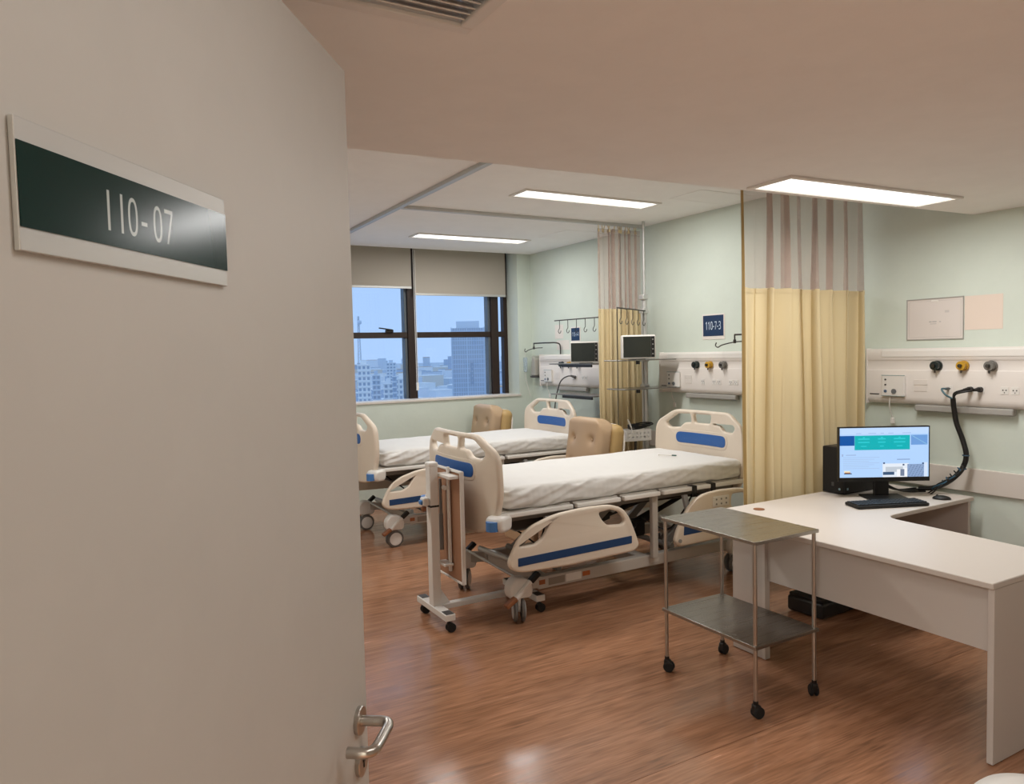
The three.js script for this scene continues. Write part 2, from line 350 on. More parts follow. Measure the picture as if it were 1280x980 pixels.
// door sign, screwed flat on the leaf
{
  const s = thing('door_sign', 'aluminium and dark green sign reading 110-07 on the open door', 'sign', [-0.148, 0, -0.569], 0.940);
  mesh('plate', rb(0.171, 0.504, 1.770, 1.876, 0.0005, 0.006, 0.001), M.alu, s);
  const t = canvasTex(1000, 204, (c, w, h) => {
    c.fillStyle = '#15302d'; c.fillRect(0, 0, w, h);
    c.fillStyle = '#b9c2bf'; c.textBaseline = 'alphabetic';
    const glyph = (ch, x, sx, sy) => { c.save(); c.translate(x, 160); c.scale(sx, sy); c.font = '100px sans-serif'; c.fillText(ch, 0, 0); c.restore(); };
    c.fillRect(322, 50, 11, 112); c.fillRect(381, 50, 11, 112);
    glyph('0', 411, 1.0, 1.52); c.fillRect(479, 112, 30, 12); glyph('0', 537, 1.0, 1.52); glyph('7', 598, 1.0, 1.52);
  });
  const g = bx(0.172, 0.503, 1.789, 1.857, 0.0055, 0.0072); faceUV(g, 0.172, 0.503, 1.789, 1.857);
  mesh('green_band', g, phys('#ffffff', 0.17, { map: t, specularIntensity: 0.38 }), s);
}

// ============================================================ HOSPITAL BEDS
// one bed at the origin: foot towards -x, head towards +x, near side +z
function boardShape() {
  const half = [[-0.31, 1.185, 0.05], [0.31, 1.185, 0.05], [0.50, 1.075, 0.07], [0.52, 0.77, 0.15], [0.40, 0.575, 0.14], [-0.40, 0.575, 0.14], [-0.52, 0.77, 0.15], [-0.50, 1.075, 0.07]];
  const s = shapeOf(half.reverse());
  const hole = pts => s.holes.push(shapeOf(pts, 0.022));
  hole([[-0.105, 1.155], [0.105, 1.155], [0.09, 1.085], [-0.09, 1.085]]);
  for (const k of [1, -1]) {
    const p = [[0.135 * k, 1.155], [0.285 * k, 1.15], [0.40 * k, 1.075], [0.36 * k, 1.035], [0.25 * k, 1.04], [0.20 * k, 1.082], [0.125 * k, 1.085]];
    hole(k > 0 ? p : p.reverse());
  }
  return s;
}
function bend(g, k) { const p = g.attributes.position; for (let i = 0; i < p.count; i++) p.setZ(i, p.getZ(i) - k * p.getX(i) ** 2); return g; }
const tess = (g, e = 0.05, it = 7) => new TessellateModifier(e, it).modify(g);
function bentBoard() { let g = tess(extrude(boardShape(), 0.044, 0.016, 6, 3)); bend(g, 0.27); g.deleteAttribute('normal'); g.deleteAttribute('uv'); g = mergeVertices(g, 1e-4); g = toCreasedNormals(g, 0.6); return g.rotateY(-Math.PI / 2); }   // outer face towards -x
function bentPanel(grow, th) {
  const s = shapeOf([[-0.285 - grow, 0.915 - grow], [0.285 + grow, 0.915 - grow], [0.285 + grow, 1.005 + grow], [-0.285 - grow, 1.005 + grow]], 0.05 + grow);
  let g = tess(extrude(s, th, 0.004, 6, 2)); bend(g, 0.27); g.deleteAttribute('normal'); g.deleteAttribute('uv'); g = mergeVertices(g, 1e-4); return toCreasedNormals(g, 0.6).rotateY(-Math.PI / 2);
}
function mattressGeo() {
  const hx = 1.005, hy = 0.070, hz = 0.465, r = 0.05;
  let g = new THREE.BoxGeometry(2 * hx, 2 * hy, 2 * hz, 190, 16, 80); g.deleteAttribute('normal'); g.deleteAttribute('uv'); g = mergeVertices(g, 1e-5);
  const p = g.attributes.position, v = new THREE.Vector3(), q = new THREE.Vector3(), n = new THREE.Vector3();
  for (let i = 0; i < p.count; i++) {
    v.fromBufferAttribute(p, i);
    q.set(Math.max(-hx + r, Math.min(hx - r, v.x)), Math.max(-hy + r, Math.min(hy - r, v.y)), Math.max(-hz + r, Math.min(hz - r, v.z)));
    n.copy(v).sub(q); const side = Math.max(Math.abs(v.z) - (hz - 0.06), Math.abs(v.x) - (hx - 0.06), 0) / 0.06;
    if (n.lengthSq() > 1e-12) { n.normalize(); v.copy(q).addScaledVector(n, r); } else n.set(0, Math.sign(v.y), 0);
    // folds of the tucked sheet: slanting ridges on the sides, strongest near the foot, and gentle swells on top
    const end = Math.exp(-Math.abs(v.x + 0.85) / 0.28);
    const ridge = a => 1 - Math.abs(a) * 2.2;
    let d = 0;
    d += side * (0.006 + 0.016 * end) * Math.max(0, ridge(nz(v.x * 5 - v.y * 14, v.y * 5 + 3.1, v.z * 2)));
    d += side * 0.006 * Math.max(0, ridge(nz(v.x * 2.2 + v.y * 16 + 7, v.y * 9, v.z * 1.5 + 5)));
    d += side * 0.004 * nz(v.x * 30, v.y * 18, v.z * 30);
    d += 0.004 * nz(v.x * 3, 1.7, v.z * 4) + 0.0015 * nz(v.x * 11 + v.z * 5, 4.2, v.z * 9);
    v.addScaledVector(n, d - 0.012 * side);
    p.setXYZ(i, v.x, v.y, v.z);
  }
  const uv = new Float32Array(p.count * 2); for (let i = 0; i < p.count; i++) { uv[2 * i] = p.getX(i) + p.getY(i); uv[2 * i + 1] = p.getZ(i) + p.getY(i); }
  g.setAttribute('uv', new THREE.BufferAttribute(uv, 2)); g.computeVertexNormals(); return g;
}
function footRail() {          // outline of the lowered foot-end side rail, x along the bed, y up
  const s = shapeOf([[-1.050, 0.43, 0.03], [-1.022, 0.49, 0.03], [-0.975, 0.570, 0.04], [-0.885, 0.636, 0.05], [-0.71, 0.686, 0.07], [-0.50, 0.700, 0.08], [-0.29, 0.694, 0.06], [-0.190, 0.660, 0.05], [-0.138, 0.597, 0.04], [-0.093, 0.497, 0.04], [-0.055, 0.395, 0.03], [-0.10, 0.362, 0.03], [-0.616, 0.350, 0.06], [-0.95, 0.360, 0.05], [-1.03, 0.388, 0.04]].reverse());
  s.holes.push(shapeOf([[-0.975, 0.522], [-0.925, 0.588], [-0.850, 0.622], [-0.740, 0.640], [-0.805, 0.552], [-0.862, 0.522]], 0.018));
  s.holes.push(shapeOf([[-0.385, 0.652], [-0.29, 0.660], [-0.222, 0.638], [-0.178, 0.577], [-0.195, 0.553], [-0.315, 0.563], [-0.36, 0.605]], 0.018));
  return s;
}
function headRail() {
  const s = shapeOf([[0.245, 0.375, 0.03], [0.282, 0.462, 0.04], [0.378, 0.585, 0.05], [0.495, 0.665, 0.05], [0.66, 0.682, 0.06], [0.92, 0.672, 0.10], [1.05, 0.60, 0.08], [1.06, 0.40, 0.05], [0.99, 0.335, 0.05], [0.29, 0.33, 0.04]].reverse());
  s.holes.push(shapeOf([[0.345, 0.508], [0.402, 0.582], [0.468, 0.632], [0.562, 0.646], [0.505, 0.545], [0.455, 0.512]], 0.018));
  s.holes.push(shapeOf([[0.79, 0.637], [0.91, 0.637], [0.985, 0.58], [0.975, 0.52], [0.83, 0.52], [0.78, 0.56]], 0.022));
  return s;
}
const footCasters = [];
function makeBed(label) {
  const b = thing('hospital_bed', label, 'bed', [0, 0, 0], 0, 'hospital beds in the bays');
  // foot and head boards
  const gBoard = bentBoard(), gTrim = bentPanel(0.022, 0.049), gBlue = bentPanel(0, 0.055);
  for (const [name, turn, x] of [['footboard', 0, -1.125], ['headboard', Math.PI, 1.07]]) {
    const m = mesh(name, gBoard, M.plasticCream, b); m.position.x = x; m.rotation.y = turn; if (turn) m.scale.z = 0.955;
    mesh('panel_trim', gTrim, M.plasticCream, m); mesh('blue_panel', gBlue, M.plasticBlue, m);
  }
  // mattress in its sheet
  mesh('mattress', mattressGeo().translate(0.01, 0.787, 0), M.sheet, b);
  // deck sections with their white edge bars
  const secs = [[-1.04, -0.52], [-0.50, -0.14], [-0.12, 0.20], [0.22, 1.02]];
  for (const [x0, x1] of secs) {
    const d = mesh('deck_section', rb(x0, x1, 0.700, 0.718, -0.44, 0.44, 0.006), M.beamGrey, b);
    for (const k of [1, -1]) mesh('edge_bar', rb(x0 + 0.004, x1 - 0.004, 0.682, 0.712, k > 0 ? 0.445 : -0.485, k > 0 ? 0.485 : -0.445, 0.008), M.white, d);
  }
  mesh('deck_frame', [bar([-1.03, 0.655, 0.34], [1.03, 0.655, 0.34], 0.04, 0.05), bar([-1.03, 0.655, -0.34], [1.03, 0.655, -0.34], 0.04, 0.05), ...[-0.98, -0.45, 0.1, 0.55, 0.98].map(x => bar([x, 0.655, -0.34], [x, 0.655, 0.34], 0.04, 0.04))], M.greyPlastic, b);
  for (const k of [0.42, -0.42]) mesh('support_post', rb(0.16, 0.21, 0.24, 0.70, k - 0.02, k + 0.02, 0.01), M.beamGrey, b);
  // base frame
  mesh('base_frame', [rb(-0.74, 1.0, 0.175, 0.255, 0.33, 0.39, 0.008), rb(-0.74, 1.0, 0.175, 0.255, -0.39, -0.33, 0.008), ...[-0.72, 0.1, 0.9].map(x => rb(x, x + 0.08, 0.18, 0.25, -0.34, 0.34, 0.006)), bar([-0.90, 0.235, 0.37], [-0.70, 0.215, 0.36], 0.05, 0.07), bar([-0.90, 0.235, -0.37], [-0.70, 0.215, -0.36], 0.05, 0.07), bar([0.98, 0.215, 0.36], [1.0, 0.235, 0.37], 0.05, 0.07)], M.beamGrey, b);
  // label plates on the beam
  mesh('label_plate', rb(-0.665, -0.54, 0.192, 0.238, 0.39, 0.3915, 0.0005), std('#8f8478', 0.6), b);
  mesh('label_plate', rb(-0.53, -0.41, 0.192, 0.242, 0.39, 0.3915, 0.0005), M.white, b);
  mesh('label_plate', rb(-0.40, -0.34, 0.205, 0.236, 0.39, 0.3915, 0.0005), std('#b96a35', 0.6), b);
  mesh('label_plate', rb(-0.735, -0.69, 0.205, 0.235, 0.39, 0.3915, 0.0005), std('#9c5a32', 0.6), b);
  mesh('label_plate', rb(0.17, 0.25, 0.200, 0.228, 0.39, 0.3910, 0.0004), std('#cfc8bf', 0.6), b);
  // lifting arms, cross tubes, motors
  for (const k of [1, -1]) {
    mesh('lift_arm', bar([-0.55, 0.27, 0.26 * k], [-0.10, 0.60, 0.26 * k], 0.03, 0.06), M.greyPlastic, b);
    mesh('lift_arm', bar([0.42, 0.27, 0.26 * k], [0.82, 0.60, 0.26 * k], 0.03, 0.06), M.greyPlastic, b);
    mesh('tie_rod', rod([-0.15, 0.60, 0.20 * k], [0.80, 0.58, 0.20 * k], 0.012), M.steelDark, b);
  }
  for (const [x, y] of [[-0.55, 0.27], [-0.10, 0.60], [0.42, 0.27], [0.82, 0.60]]) mesh('cross_tube', rod([x, y, -0.34], [x, y, 0.34], 0.02), M.greyPlastic, b);
  const mot = (a, c, z) => { const m = mesh('motor', [rod([a[0], a[1], z], [c[0], c[1], z], 0.018), rod([a[0], a[1], z], [(a[0] * 2 + c[0]) / 3, (a[1] * 2 + c[1]) / 3, z], 0.034), rbox(0.13, 0.12, 0.10, 0.02, a[0], a[1] - 0.03, z)], M.blackSoft, b); return m; };
  mot([0.30, 0.40], [0.76, 0.55], 0.07); mot([0.0, 0.34], [-0.5, 0.52], -0.1); mot([-0.20, 0.50], [0.25, 0.60], 0.20);
  mesh('control_box', rb(-0.55, -0.30, 0.545, 0.63, -0.13, 0.15, 0.015), M.greyDark, b);
  mesh('cable', [tube([[-0.30, 0.56, 0.1], [-0.1, 0.44, 0.2], [0.1, 0.42, 0.26], [0.3, 0.40, 0.1]], 0.006, 30, 8), tube([[0.3, 0.46, 0.15], [0.42, 0.38, 0.28], [0.6, 0.46, 0.24], [0.78, 0.62, 0.2]], 0.006, 30, 8), tube([[-0.5, 0.55, 0.12], [-0.62, 0.42, 0.2], [-0.75, 0.5, 0.22], [-0.9, 0.63, 0.1]], 0.006, 30, 8)], M.black, b);
  mesh('foot_shield', rb(-0.85, -0.28, 0.545, 0.556, -0.28, 0.30, 0.004), M.greyPlastic, b);
  // casters with covers, wheels and brake pedals
  for (const [sx, sz] of [[-1, 1], [-1, -1], [1, 1], [1, -1]]) {
    const x = sx < 0 ? -0.885 : 0.985, z = 0.385 * sz;
    mesh('caster_cover', smooth(extrude(shapeOf([[-0.078, 0.158], [0.072, 0.150], [0.088, 0.21], [0.048, 0.278], [-0.038, 0.290], [-0.084, 0.235]], 0.03), 0.085, 0.012)).translate(x, 0, z), M.white, b);
    const c = mesh('caster', [rod([0, 0.10, 0], [0, 0.16, 0], 0.02), smooth(extrude(shapeOf([[-0.03, 0.065], [0.03, 0.065], [0.045, 0.165], [-0.045, 0.165]], 0.02), 0.018, 0.004))], M.whitePaint, b);
    c.position.set(x, 0, z); if (sx < 0) footCasters.push(c);
    for (const k of [1, -1]) {
      const w = mesh('wheel', smooth(new THREE.LatheGeometry([[0.018, -0.012], [0.060, -0.012], [0.070, -0.010], [0.075, -0.003], [0.075, 0.003], [0.070, 0.010], [0.060, 0.012], [0.018, 0.012]].map(p => new THREE.Vector2(...p)), 32), 0.6).rotateX(Math.PI / 2).translate(0, 0.075, 0.024 * k), M.tread, c);
      mesh('hub_cap', smooth(new THREE.LatheGeometry([[0, 0], [0.054, 0], [0.056, 0.003], [0.046, 0.006], [0, 0.008]].map(p => new THREE.Vector2(...p)), 28), 0.6).rotateX(k * Math.PI / 2).translate(0, 0.075, 0.036 * k), M.white, c);
    }
    if (sx < 0) {
      const pz = z + 0.055 * sz;
      mesh('brake_pedal', bar([x - 0.055, 0.165, pz], [x + 0.06, 0.262, pz], 0.034, 0.026, 0.008), M.white, b);
      mesh('pedal_tip', bar([x - 0.125, 0.128, pz], [x - 0.05, 0.172, pz], 0.05, 0.03, 0.01), M.pedalBrown, b).userData.label = 'brown release end of the brake pedal';
      mesh('pedal_tip', bar([x + 0.055, 0.258, pz], [x + 0.115, 0.305, pz], 0.045, 0.032, 0.008), M.black, b).userData.label = 'black end of the brake pedal';
    }
  }
  mesh('pedal_rod', [rod([-0.86, 0.275, -0.36], [-0.86, 0.255, 0.36], 0.009), rod([-0.80, 0.30, -0.30], [-0.68, 0.27, 0.30], 0.02)], M.alu, b);
  // side rails, two a side, hung low
  for (const k of [1, -1]) {
    const zr = 0.545 * k;
    const f = mesh('side_rail', smooth(extrude(footRail(), 0.036, 0.014, 8, 3), 0.6).translate(0, 0, zr), M.plasticCream, b);
    mesh('blue_stripe', extrude(shapeOf([[-0.985, 0.405], [-0.985, 0.455], [-0.125, 0.470], [-0.125, 0.420]].reverse(), 0.006), 0.004, 0.001).translate(0, 0, zr + 0.0185 * k), M.plasticNavy, f);
    const h = mesh('side_rail', smooth(extrude(headRail(), 0.036, 0.014, 8, 3), 0.6).translate(0, 0, zr), M.plasticCream, b);
    mesh('blue_stripe', extrude(shapeOf([[0.325, 0.405], [0.33, 0.468], [1.02, 0.480], [1.02, 0.415]].reverse(), 0.006), 0.004, 0.001).translate(0, 0, zr + 0.0185 * k), M.plasticNavy, h);
    const kp = mesh('keypad', rb(0.60, 0.755, 0.565, 0.64, zr - 0.022, zr + 0.022, 0.006), M.white, h); kp.userData.label = 'white key panel with small grey buttons';
    for (let i = 0; i < 6; i++) mesh('button', disc('z', 0.007, 0.003, [0.63 + 0.047 * (i % 3), 0.585 + 0.033 * Math.floor(i / 3), zr + 0.023 * k], 12), M.greyPlastic, h);
    mesh('knob', disc('z', 0.013, 0.012, [0.29, 0.372, zr + 0.02 * k], 16), M.greyPlastic, h);
    for (const x of [-0.72, -0.40]) mesh('rail_hinge', [bar([x, 0.66, 0.47 * k], [x, 0.50, 0.52 * k], 0.04, 0.025)], M.greyPlastic, b);
    for (const x of [0.42, 0.80]) mesh('rail_hinge', [bar([x, 0.66, 0.47 * k], [x, 0.50, 0.52 * k], 0.04, 0.025)], M.greyPlastic, b);
    // round corner bumpers under the foot board
    const bp = mesh('corner_bumper', smooth(extrude(shapeOf([[-0.062, -0.052], [0.058, -0.052], [0.068, 0.044], [-0.068, 0.044]], 0.04), 0.12, 0.02), 0.6).rotateY(0.5 * k).translate(-1.06, 0.665, 0.475 * k), M.white, b);
    mesh('bumper_roller', smooth(new THREE.CylinderGeometry(0.040, 0.040, 0.056, 24), 0.6).translate(-1.115, 0.655, 0.495 * k), M.bumperBlue, bp);
  }
  return b;
}
const BX = 3.15, BZ2 = -4.33, BZ1 = -6.50;
const bed = makeBed('made hospital bed behind the folded overbed table');
bed.position.set(BX, 0, BZ2);
const bedFar = dup(bed, [BX, 0, BZ1], 0, 'made hospital bed beside the window');
footCasters[0].rotation.y = 1.15; footCasters[1].rotation.y = 0.9;      // the wheels under this bed stand turned
for (const x of [0.50, 0.68]) mesh('strap', [rb(x - 0.022, x + 0.022, 0.640, 0.716, 0.484, 0.490, 0.002), rb(x - 0.022, x + 0.022, 0.713, 0.7165, 0.40, 0.489, 0.001), bar([x + 0.01, 0.66, 0.487], [x + 0.03, 0.60, 0.50], 0.03, 0.004, 0.001)], M.black, bed).userData.label = 'black webbing strap round the bed edge';
// pen left on the sheet
{
  const p = thing('pen', 'slim pale pen with a green end lying on the bed sheet', 'pen', [3.80, 0.872, -4.29], -0.95);
  mesh('barrel', rod([-0.07, 0, 0], [0.035, 0, 0], 0.005), M.white, p);
  mesh('cap', rod([0.035, 0, 0], [0.07, 0, 0], 0.0056), std('#4a6a5c', 0.5), p);
}

// ============================================================ OVERBED TABLE, top folded down
{
  const o = thing('overbed_table', 'white rolling overbed table with its brown top folded down', 'overbed table', [1.82, 0, -4.22]);
  mesh('column', [rb(-0.028, 0.028, 0.10, 0.99, -0.034, 0.034, 0.006)], M.white, o);
  mesh('column_cap', rb(-0.031, 0.031, 0.985, 1.015, -0.038, 0.038, 0.01), M.white, o);
  mesh('clamp_ring', rb(-0.030, 0.030, 0.735, 0.747, -0.036, 0.036, 0.002), M.black, o);
  const kn = mesh('lever_housing', rb(-0.075, -0.030, 0.745, 0.80, -0.03, 0.03, 0.014), M.white, o);
  mesh('lever', rb(-0.088, -0.055, 0.755, 0.785, -0.02, 0.02, 0.01), M.bumperBlue, kn);
  mesh('lever_tip', rb(-0.075, -0.045, 0.712, 0.742, -0.015, 0.015, 0.01), M.pedalBrown, kn);
  const foot = (x) => {
    const f = mesh('foot_bar', rb(x - 0.033, x + 0.033, 0.075, 0.115, -0.225, 0.225, 0.005), M.white, o);
    for (const z of [-0.185, 0.185]) mesh('grip_pad', rb(x - 0.026, x + 0.026, 0.115, 0.118, z - 0.035, z + 0.035, 0.001), M.greyDark, f);
    for (const z of [-0.195, 0.195]) {
      const c = mesh('caster', [rod([x, 0.05, z], [x, 0.08, z], 0.010), rbox(0.03, 0.03, 0.032, 0.008, x + 0.006, 0.045, z)], M.black, o);
      for (const k of [-1, 1]) mesh('wheel', smooth(new THREE.CylinderGeometry(0.028, 0.028, 0.014, 24), 0.6).rotateX(Math.PI / 2).translate(x + 0.012, 0.028, z + 0.012 * k), M.rubber, c);
    }
  };
  foot(0.0); foot(0.64);
  mesh('base_bar', rb(0.03, 0.61, 0.078, 0.112, -0.025, 0.025, 0.005), M.white, o);
  mesh('gusset', extrude(shapeOf([[0.03, 0.112], [0.10, 0.112], [0.03, 0.22]]), 0.006), M.white, o);
  // folded top hanging in the plane across the bed
  mesh('board', rb(0.095, 0.113, 0.285, 0.955, -0.165, 0.210, 0.006), M.tableWood, o);
  mesh('board_rim', [rb(0.090, 0.118, 0.275, 0.968, 0.202, 0.216, 0.006), rb(0.090, 0.118, 0.275, 0.968, -0.172, -0.158, 0.006), rb(0.090, 0.118, 0.956, 0.970, -0.172, 0.216, 0.006), rb(0.090, 0.118, 0.272, 0.288, -0.172, 0.216, 0.006)], M.white, o);
  mesh('board_bracket', [rb(0.072, 0.088, 0.33, 0.985, 0.055, 0.080, 0.004), rb(0.028, 0.09, 0.925, 0.945, 0.005, 0.20, 0.004), rb(0.028, 0.09, 0.37, 0.385, -0.02, 0.10, 0.004)], M.white, o);
  mesh('gas_spring', [rod([0.065, 0.45, -0.02], [0.065, 0.90, -0.02], 0.010), rod([0.065, 0.45, -0.02], [0.065, 0.68, -0.02], 0.014)], M.greyPlastic, o);
  mesh('pivot_pin', disc('z', 0.014, 0.03, [0.058, 0.855, 0.055]), M.white, o);
}

// ============================================================ CURTAINS
function curtain(name, label, { x0, x1, z, top, split, bottom, folds, amp, flare = 0, ph = 0, seedK = 0, band = true, flat = 0.15 }) {
  const o = thing(name, label, 'curtain', [0, 0, 0], 0, 'hanging privacy curtains');
  const N = 420;
  const at = (s, y) => {           // plan curve of the cloth, folds swell a little towards the hem
    const w = s < flat ? 0.12 * s / flat : 0.12 + 0.88 * (s - flat) / (1 - flat);
    const k = (top - y) / (top - bottom), a = amp * (0.7 + 0.5 * k) * (0.35 + 0.65 * Math.min(1, w * 3 + 0.15)) * (1 + 0.35 * nz(s * 9 + seedK, 2.3, k * 1.4));
    const p = 2 * Math.PI * folds * w + ph + 2.6 * nz(s * 5 + seedK, 7.1, k * 1.1) + 0.5 * k * nz(s * 3, seedK, 4.4);
    const x = x0 + (x1 + flare * k * s - x0) * s + 0.5 * a * Math.sin(2 * p) + 0.006 * nz(s * 20, k * 3, seedK);
    return [x, y, z + 0.85 * a * Math.sin(p) + 0.35 * a * Math.sin(2.3 * p + 1 + seedK)];
  };
  const sheetGeo = (ya, yb, rows, s0 = 0, s1 = 1, push = 0) => {
    const pos = [], uv = [], idx = [];
    for (let j = 0; j <= rows; j++) for (let i = 0; i <= N; i++) { const s = s0 + (s1 - s0) * i / N, y = ya + (yb - ya) * j / rows, p = at(s, y); pos.push(p[0], p[1], p[2] + push); uv.push(s * (x1 - x0) * 2.2, y); }
    for (let j = 0; j < rows; j++) for (let i = 0; i < N; i++) { const a = j * (N + 1) + i, b = a + 1, c = a + N + 1, d = c + 1; idx.push(a, c, b, b, c, d); }
    const g = new THREE.BufferGeometry(); g.setAttribute('position', new THREE.Float32BufferAttribute(pos, 3)); g.setAttribute('uv', new THREE.Float32BufferAttribute(uv, 2)); g.setIndex(idx); g.computeVertexNormals(); return g;
  };
  mesh('net_top', sheetGeo(top - 0.045, split, 10), M.net, o).userData.label = 'see-through net along the top of the curtain';
  mesh('yellow_cloth', sheetGeo(split, bottom, 26), M.yellowCloth, o);
  mesh('seam', sheetGeo(split + 0.008, split - 0.022, 1, 0, 1, 0.003), M.yellowCloth, o);
  mesh('heading_tape', sheetGeo(top, top - 0.05, 1), M.net, o);
  if (band) mesh('edge_band', sheetGeo(top, bottom, 20, 0, 0.025, 0.004), M.bandCloth, o);
  for (let i = 0; i <= 13; i++) { const p = at((i + 0.5) / 14, top); mesh('hook', [rod([p[0], top - 0.02, p[2]], [p[0], CEIL - 0.028, z], 0.004), rbox(0.018, 0.028, 0.01, 0.003, p[0], top - 0.018, p[2])], M.yellowCloth, o); }
  return o;
}
curtain('privacy_curtain', 'yellow curtain with a net top hanging between the bed and the desk', { x0: 3.49, x1: 4.655, z: -3.275, top: CEIL - 0.06, split: 2.04, bottom: 0.22, folds: 7.5, amp: 0.066, flare: 0.05, ph: 0.4, seedK: 1.7, flat: 0.16 });
curtain('privacy_curtain', 'yellow curtain with a net top hanging between the two beds', { x0: 4.14, x1: 4.63, z: -5.60, top: CEIL - 0.06, split: 2.06, bottom: 0.22, folds: 8, amp: 0.042, ph: 1.2, seedK: 5.3, band: false, flat: 0.1 });

// ============================================================ BED HEAD UNITS on the wall
function headUnit(label, zc, zr, plugged) {
  const o = thing('bed_head_unit', label, 'wall panel', [XW, 0, zc], 0, 'bed head wall panels');
  const z0 = -0.635, z1 = zr, F = -0.058;
  const prof = [[0, 1.277, 0.005], [-0.035, 1.277, 0.02], [F, 1.305, 0.02], [F, 1.500, 0.004], [F + 0.006, 1.506, 0.002], [F + 0.006, 1.566, 0.002], [F, 1.572, 0.004], [F, 1.63, 0.016], [-0.04, 1.648, 0.012], [0, 1.648, 0.004]];
  const g = new THREE.ExtrudeGeometry(shapeOf(prof), { depth: z1 - z0, bevelEnabled: false, curveSegments: 6 });
  mesh('housing', smooth(boxUV(g.translate(0, 0, z0)), 0.5), M.unit, o);
  for (const [a, b] of [[z0 - 0.012, z0], [z1, z1 + 0.012]]) mesh('end_cap', rb(F - 0.003, 0, 1.272, 1.652, a, b, 0.01), M.unit, o);
  mesh('reading_light', rb(-0.054, -0.010, 1.236, 1.279, -0.30, 0.30, 0.010), M.unitGrey, o).userData.label = 'grey lamp strip under the panel';
  mesh('top_cover', rb(F - 0.004, -0.02, 1.585, 1.640, z0 + 0.10, z1 - 0.04, 0.012), M.white, o);
  const mats = [std('#1d2a2a', 0.35), M.yellow, std('#77756f', 0.4)], names = ['black', 'yellow', 'grey'];
  [-0.145, 0.019, 0.182].forEach((z, i) => {
    const q = mesh('gas_outlet', [disc('x', 0.031, 0.014, [F - 0.004, 1.535, z]), disc('x', 0.026, 0.034, [F - 0.024, 1.535, z], 24, 0.028)], mats[i], o); q.userData.label = names[i] + ' medical gas outlet';
    mesh('outlet_valve', [disc('x', 0.011, 0.02, [F - 0.046, 1.535, z]), rbox(0.012, 0.03, 0.008, 0.003, F - 0.03, 1.505, z)], M.steelDark, q);
  });
  const c = mesh('call_box', rb(F - 0.022, F, 1.330, 1.470, -0.515, -0.352, 0.006), M.white, o); c.userData.label = 'white nurse call box with small keys';
  mesh('call_box_edge', [rb(F - 0.0225, F - 0.018, 1.466, 1.471, -0.517, -0.350, 0.001), rb(F - 0.0225, F - 0.018, 1.329, 1.333, -0.517, -0.350, 0.001)], std('#8fa3a3', 0.5), c);
  mesh('call_key', disc('x', 0.017, 0.006, [F - 0.024, 1.362, -0.425]), std('#6f7274', 0.4), c);
  mesh('call_key', disc('x', 0.010, 0.006, [F - 0.024, 1.362, -0.485]), std('#566b86', 0.4), c);
  mesh('call_key', disc('x', 0.006, 0.005, [F - 0.024, 1.405, -0.485]), M.greyDark, c);
  mesh('call_key', disc('x', 0.006, 0.005, [F - 0.024, 1.44, -0.485]), M.greyDark, c);
  mesh('call_cord', [tube([[F - 0.01, 1.33, -0.46], [F - 0.012, 1.26, -0.462], [F + 0.02, 1.18, -0.46]], 0.003, 20, 6), rb(F + 0.013, F + 0.03, 1.14, 1.18, -0.472, -0.448, 0.003)], M.white, o);
  for (const y of [1.385, 1.425]) mesh('blank_plate', rb(F - 0.003, F, y - 0.018, y + 0.018, -0.30, -0.21, 0.001), M.unit, o);
  for (const z of [-0.073, 0.063, 0.120, 0.255, 0.312]) {
    const p = mesh('socket_plate', rb(F - 0.003, F, 1.365, 1.41, z - 0.022, z + 0.022, 0.001), M.white, o);
    mesh('socket_hole', [disc('x', 0.004, 0.002, [F - 0.0035, 1.39, z - 0.009], 10), disc('x', 0.004, 0.002, [F - 0.0035, 1.39, z + 0.009], 10), disc('x', 0.003, 0.002, [F - 0.0035, 1.376, z], 10)], M.greyDark, p);
  }
  mesh('maker_badge', rb(F - 0.0015, F, 1.335, 1.343, -0.615, -0.545, 0.0005), M.greyDark, o);
  return o;
}
headUnit('white medical wall panel above the desk computer', -2.6, 0.80);
headUnit('white medical wall panel above the head of the middle bed', -4.748, 0.80);
headUnit('white medical wall panel above the head of the bed by the window', -6.896, 0.80);

// ============================================================ SIGNS AND SHEETS on the head wall
function wallSign(label, text, zL, zR, y0, y1) {       // zL is the end nearer the window
  const o = thing('wall_sign', label, 'sign', [XW, 0, (zL + zR) / 2], -Math.PI / 2);
  const w = zR - zL;
  mesh('plate', rb(-w / 2 - 0.012, w / 2 + 0.012, y0 - 0.030, y1 + 0.012, 0.0, 0.004, 0.001), M.unit, o);
  const t = canvasTex(512, Math.round(512 * (y1 - y0) / w), (c, W, H) => {
    c.fillStyle = '#1c3557'; c.fillRect(0, 0, W, H); c.fillStyle = '#d9e4ee'; c.textBaseline = 'middle'; c.textAlign = 'center';
    c.save(); c.translate(W / 2, H / 2); c.scale(1.0, 1.75); c.font = '118px sans-serif'; c.fillText(text, 0, 0); c.restore();
  });
  const g = bx(-w / 2, w / 2, y0, y1, 0.0035, 0.0065); faceUV(g, -w / 2, w / 2, y0, y1);
  mesh('navy_face', g, std('#ffffff', 0.4, { map: t }), o);
}
wallSign('navy sign reading 110-7-3 on the wall above the middle bed', '110-7-3', -4.865, -4.625, 1.785, 1.965);
wallSign('small navy bed number sign on the wall beside the window', '110-7-4', -6.93, -6.77, 1.80, 1.94);
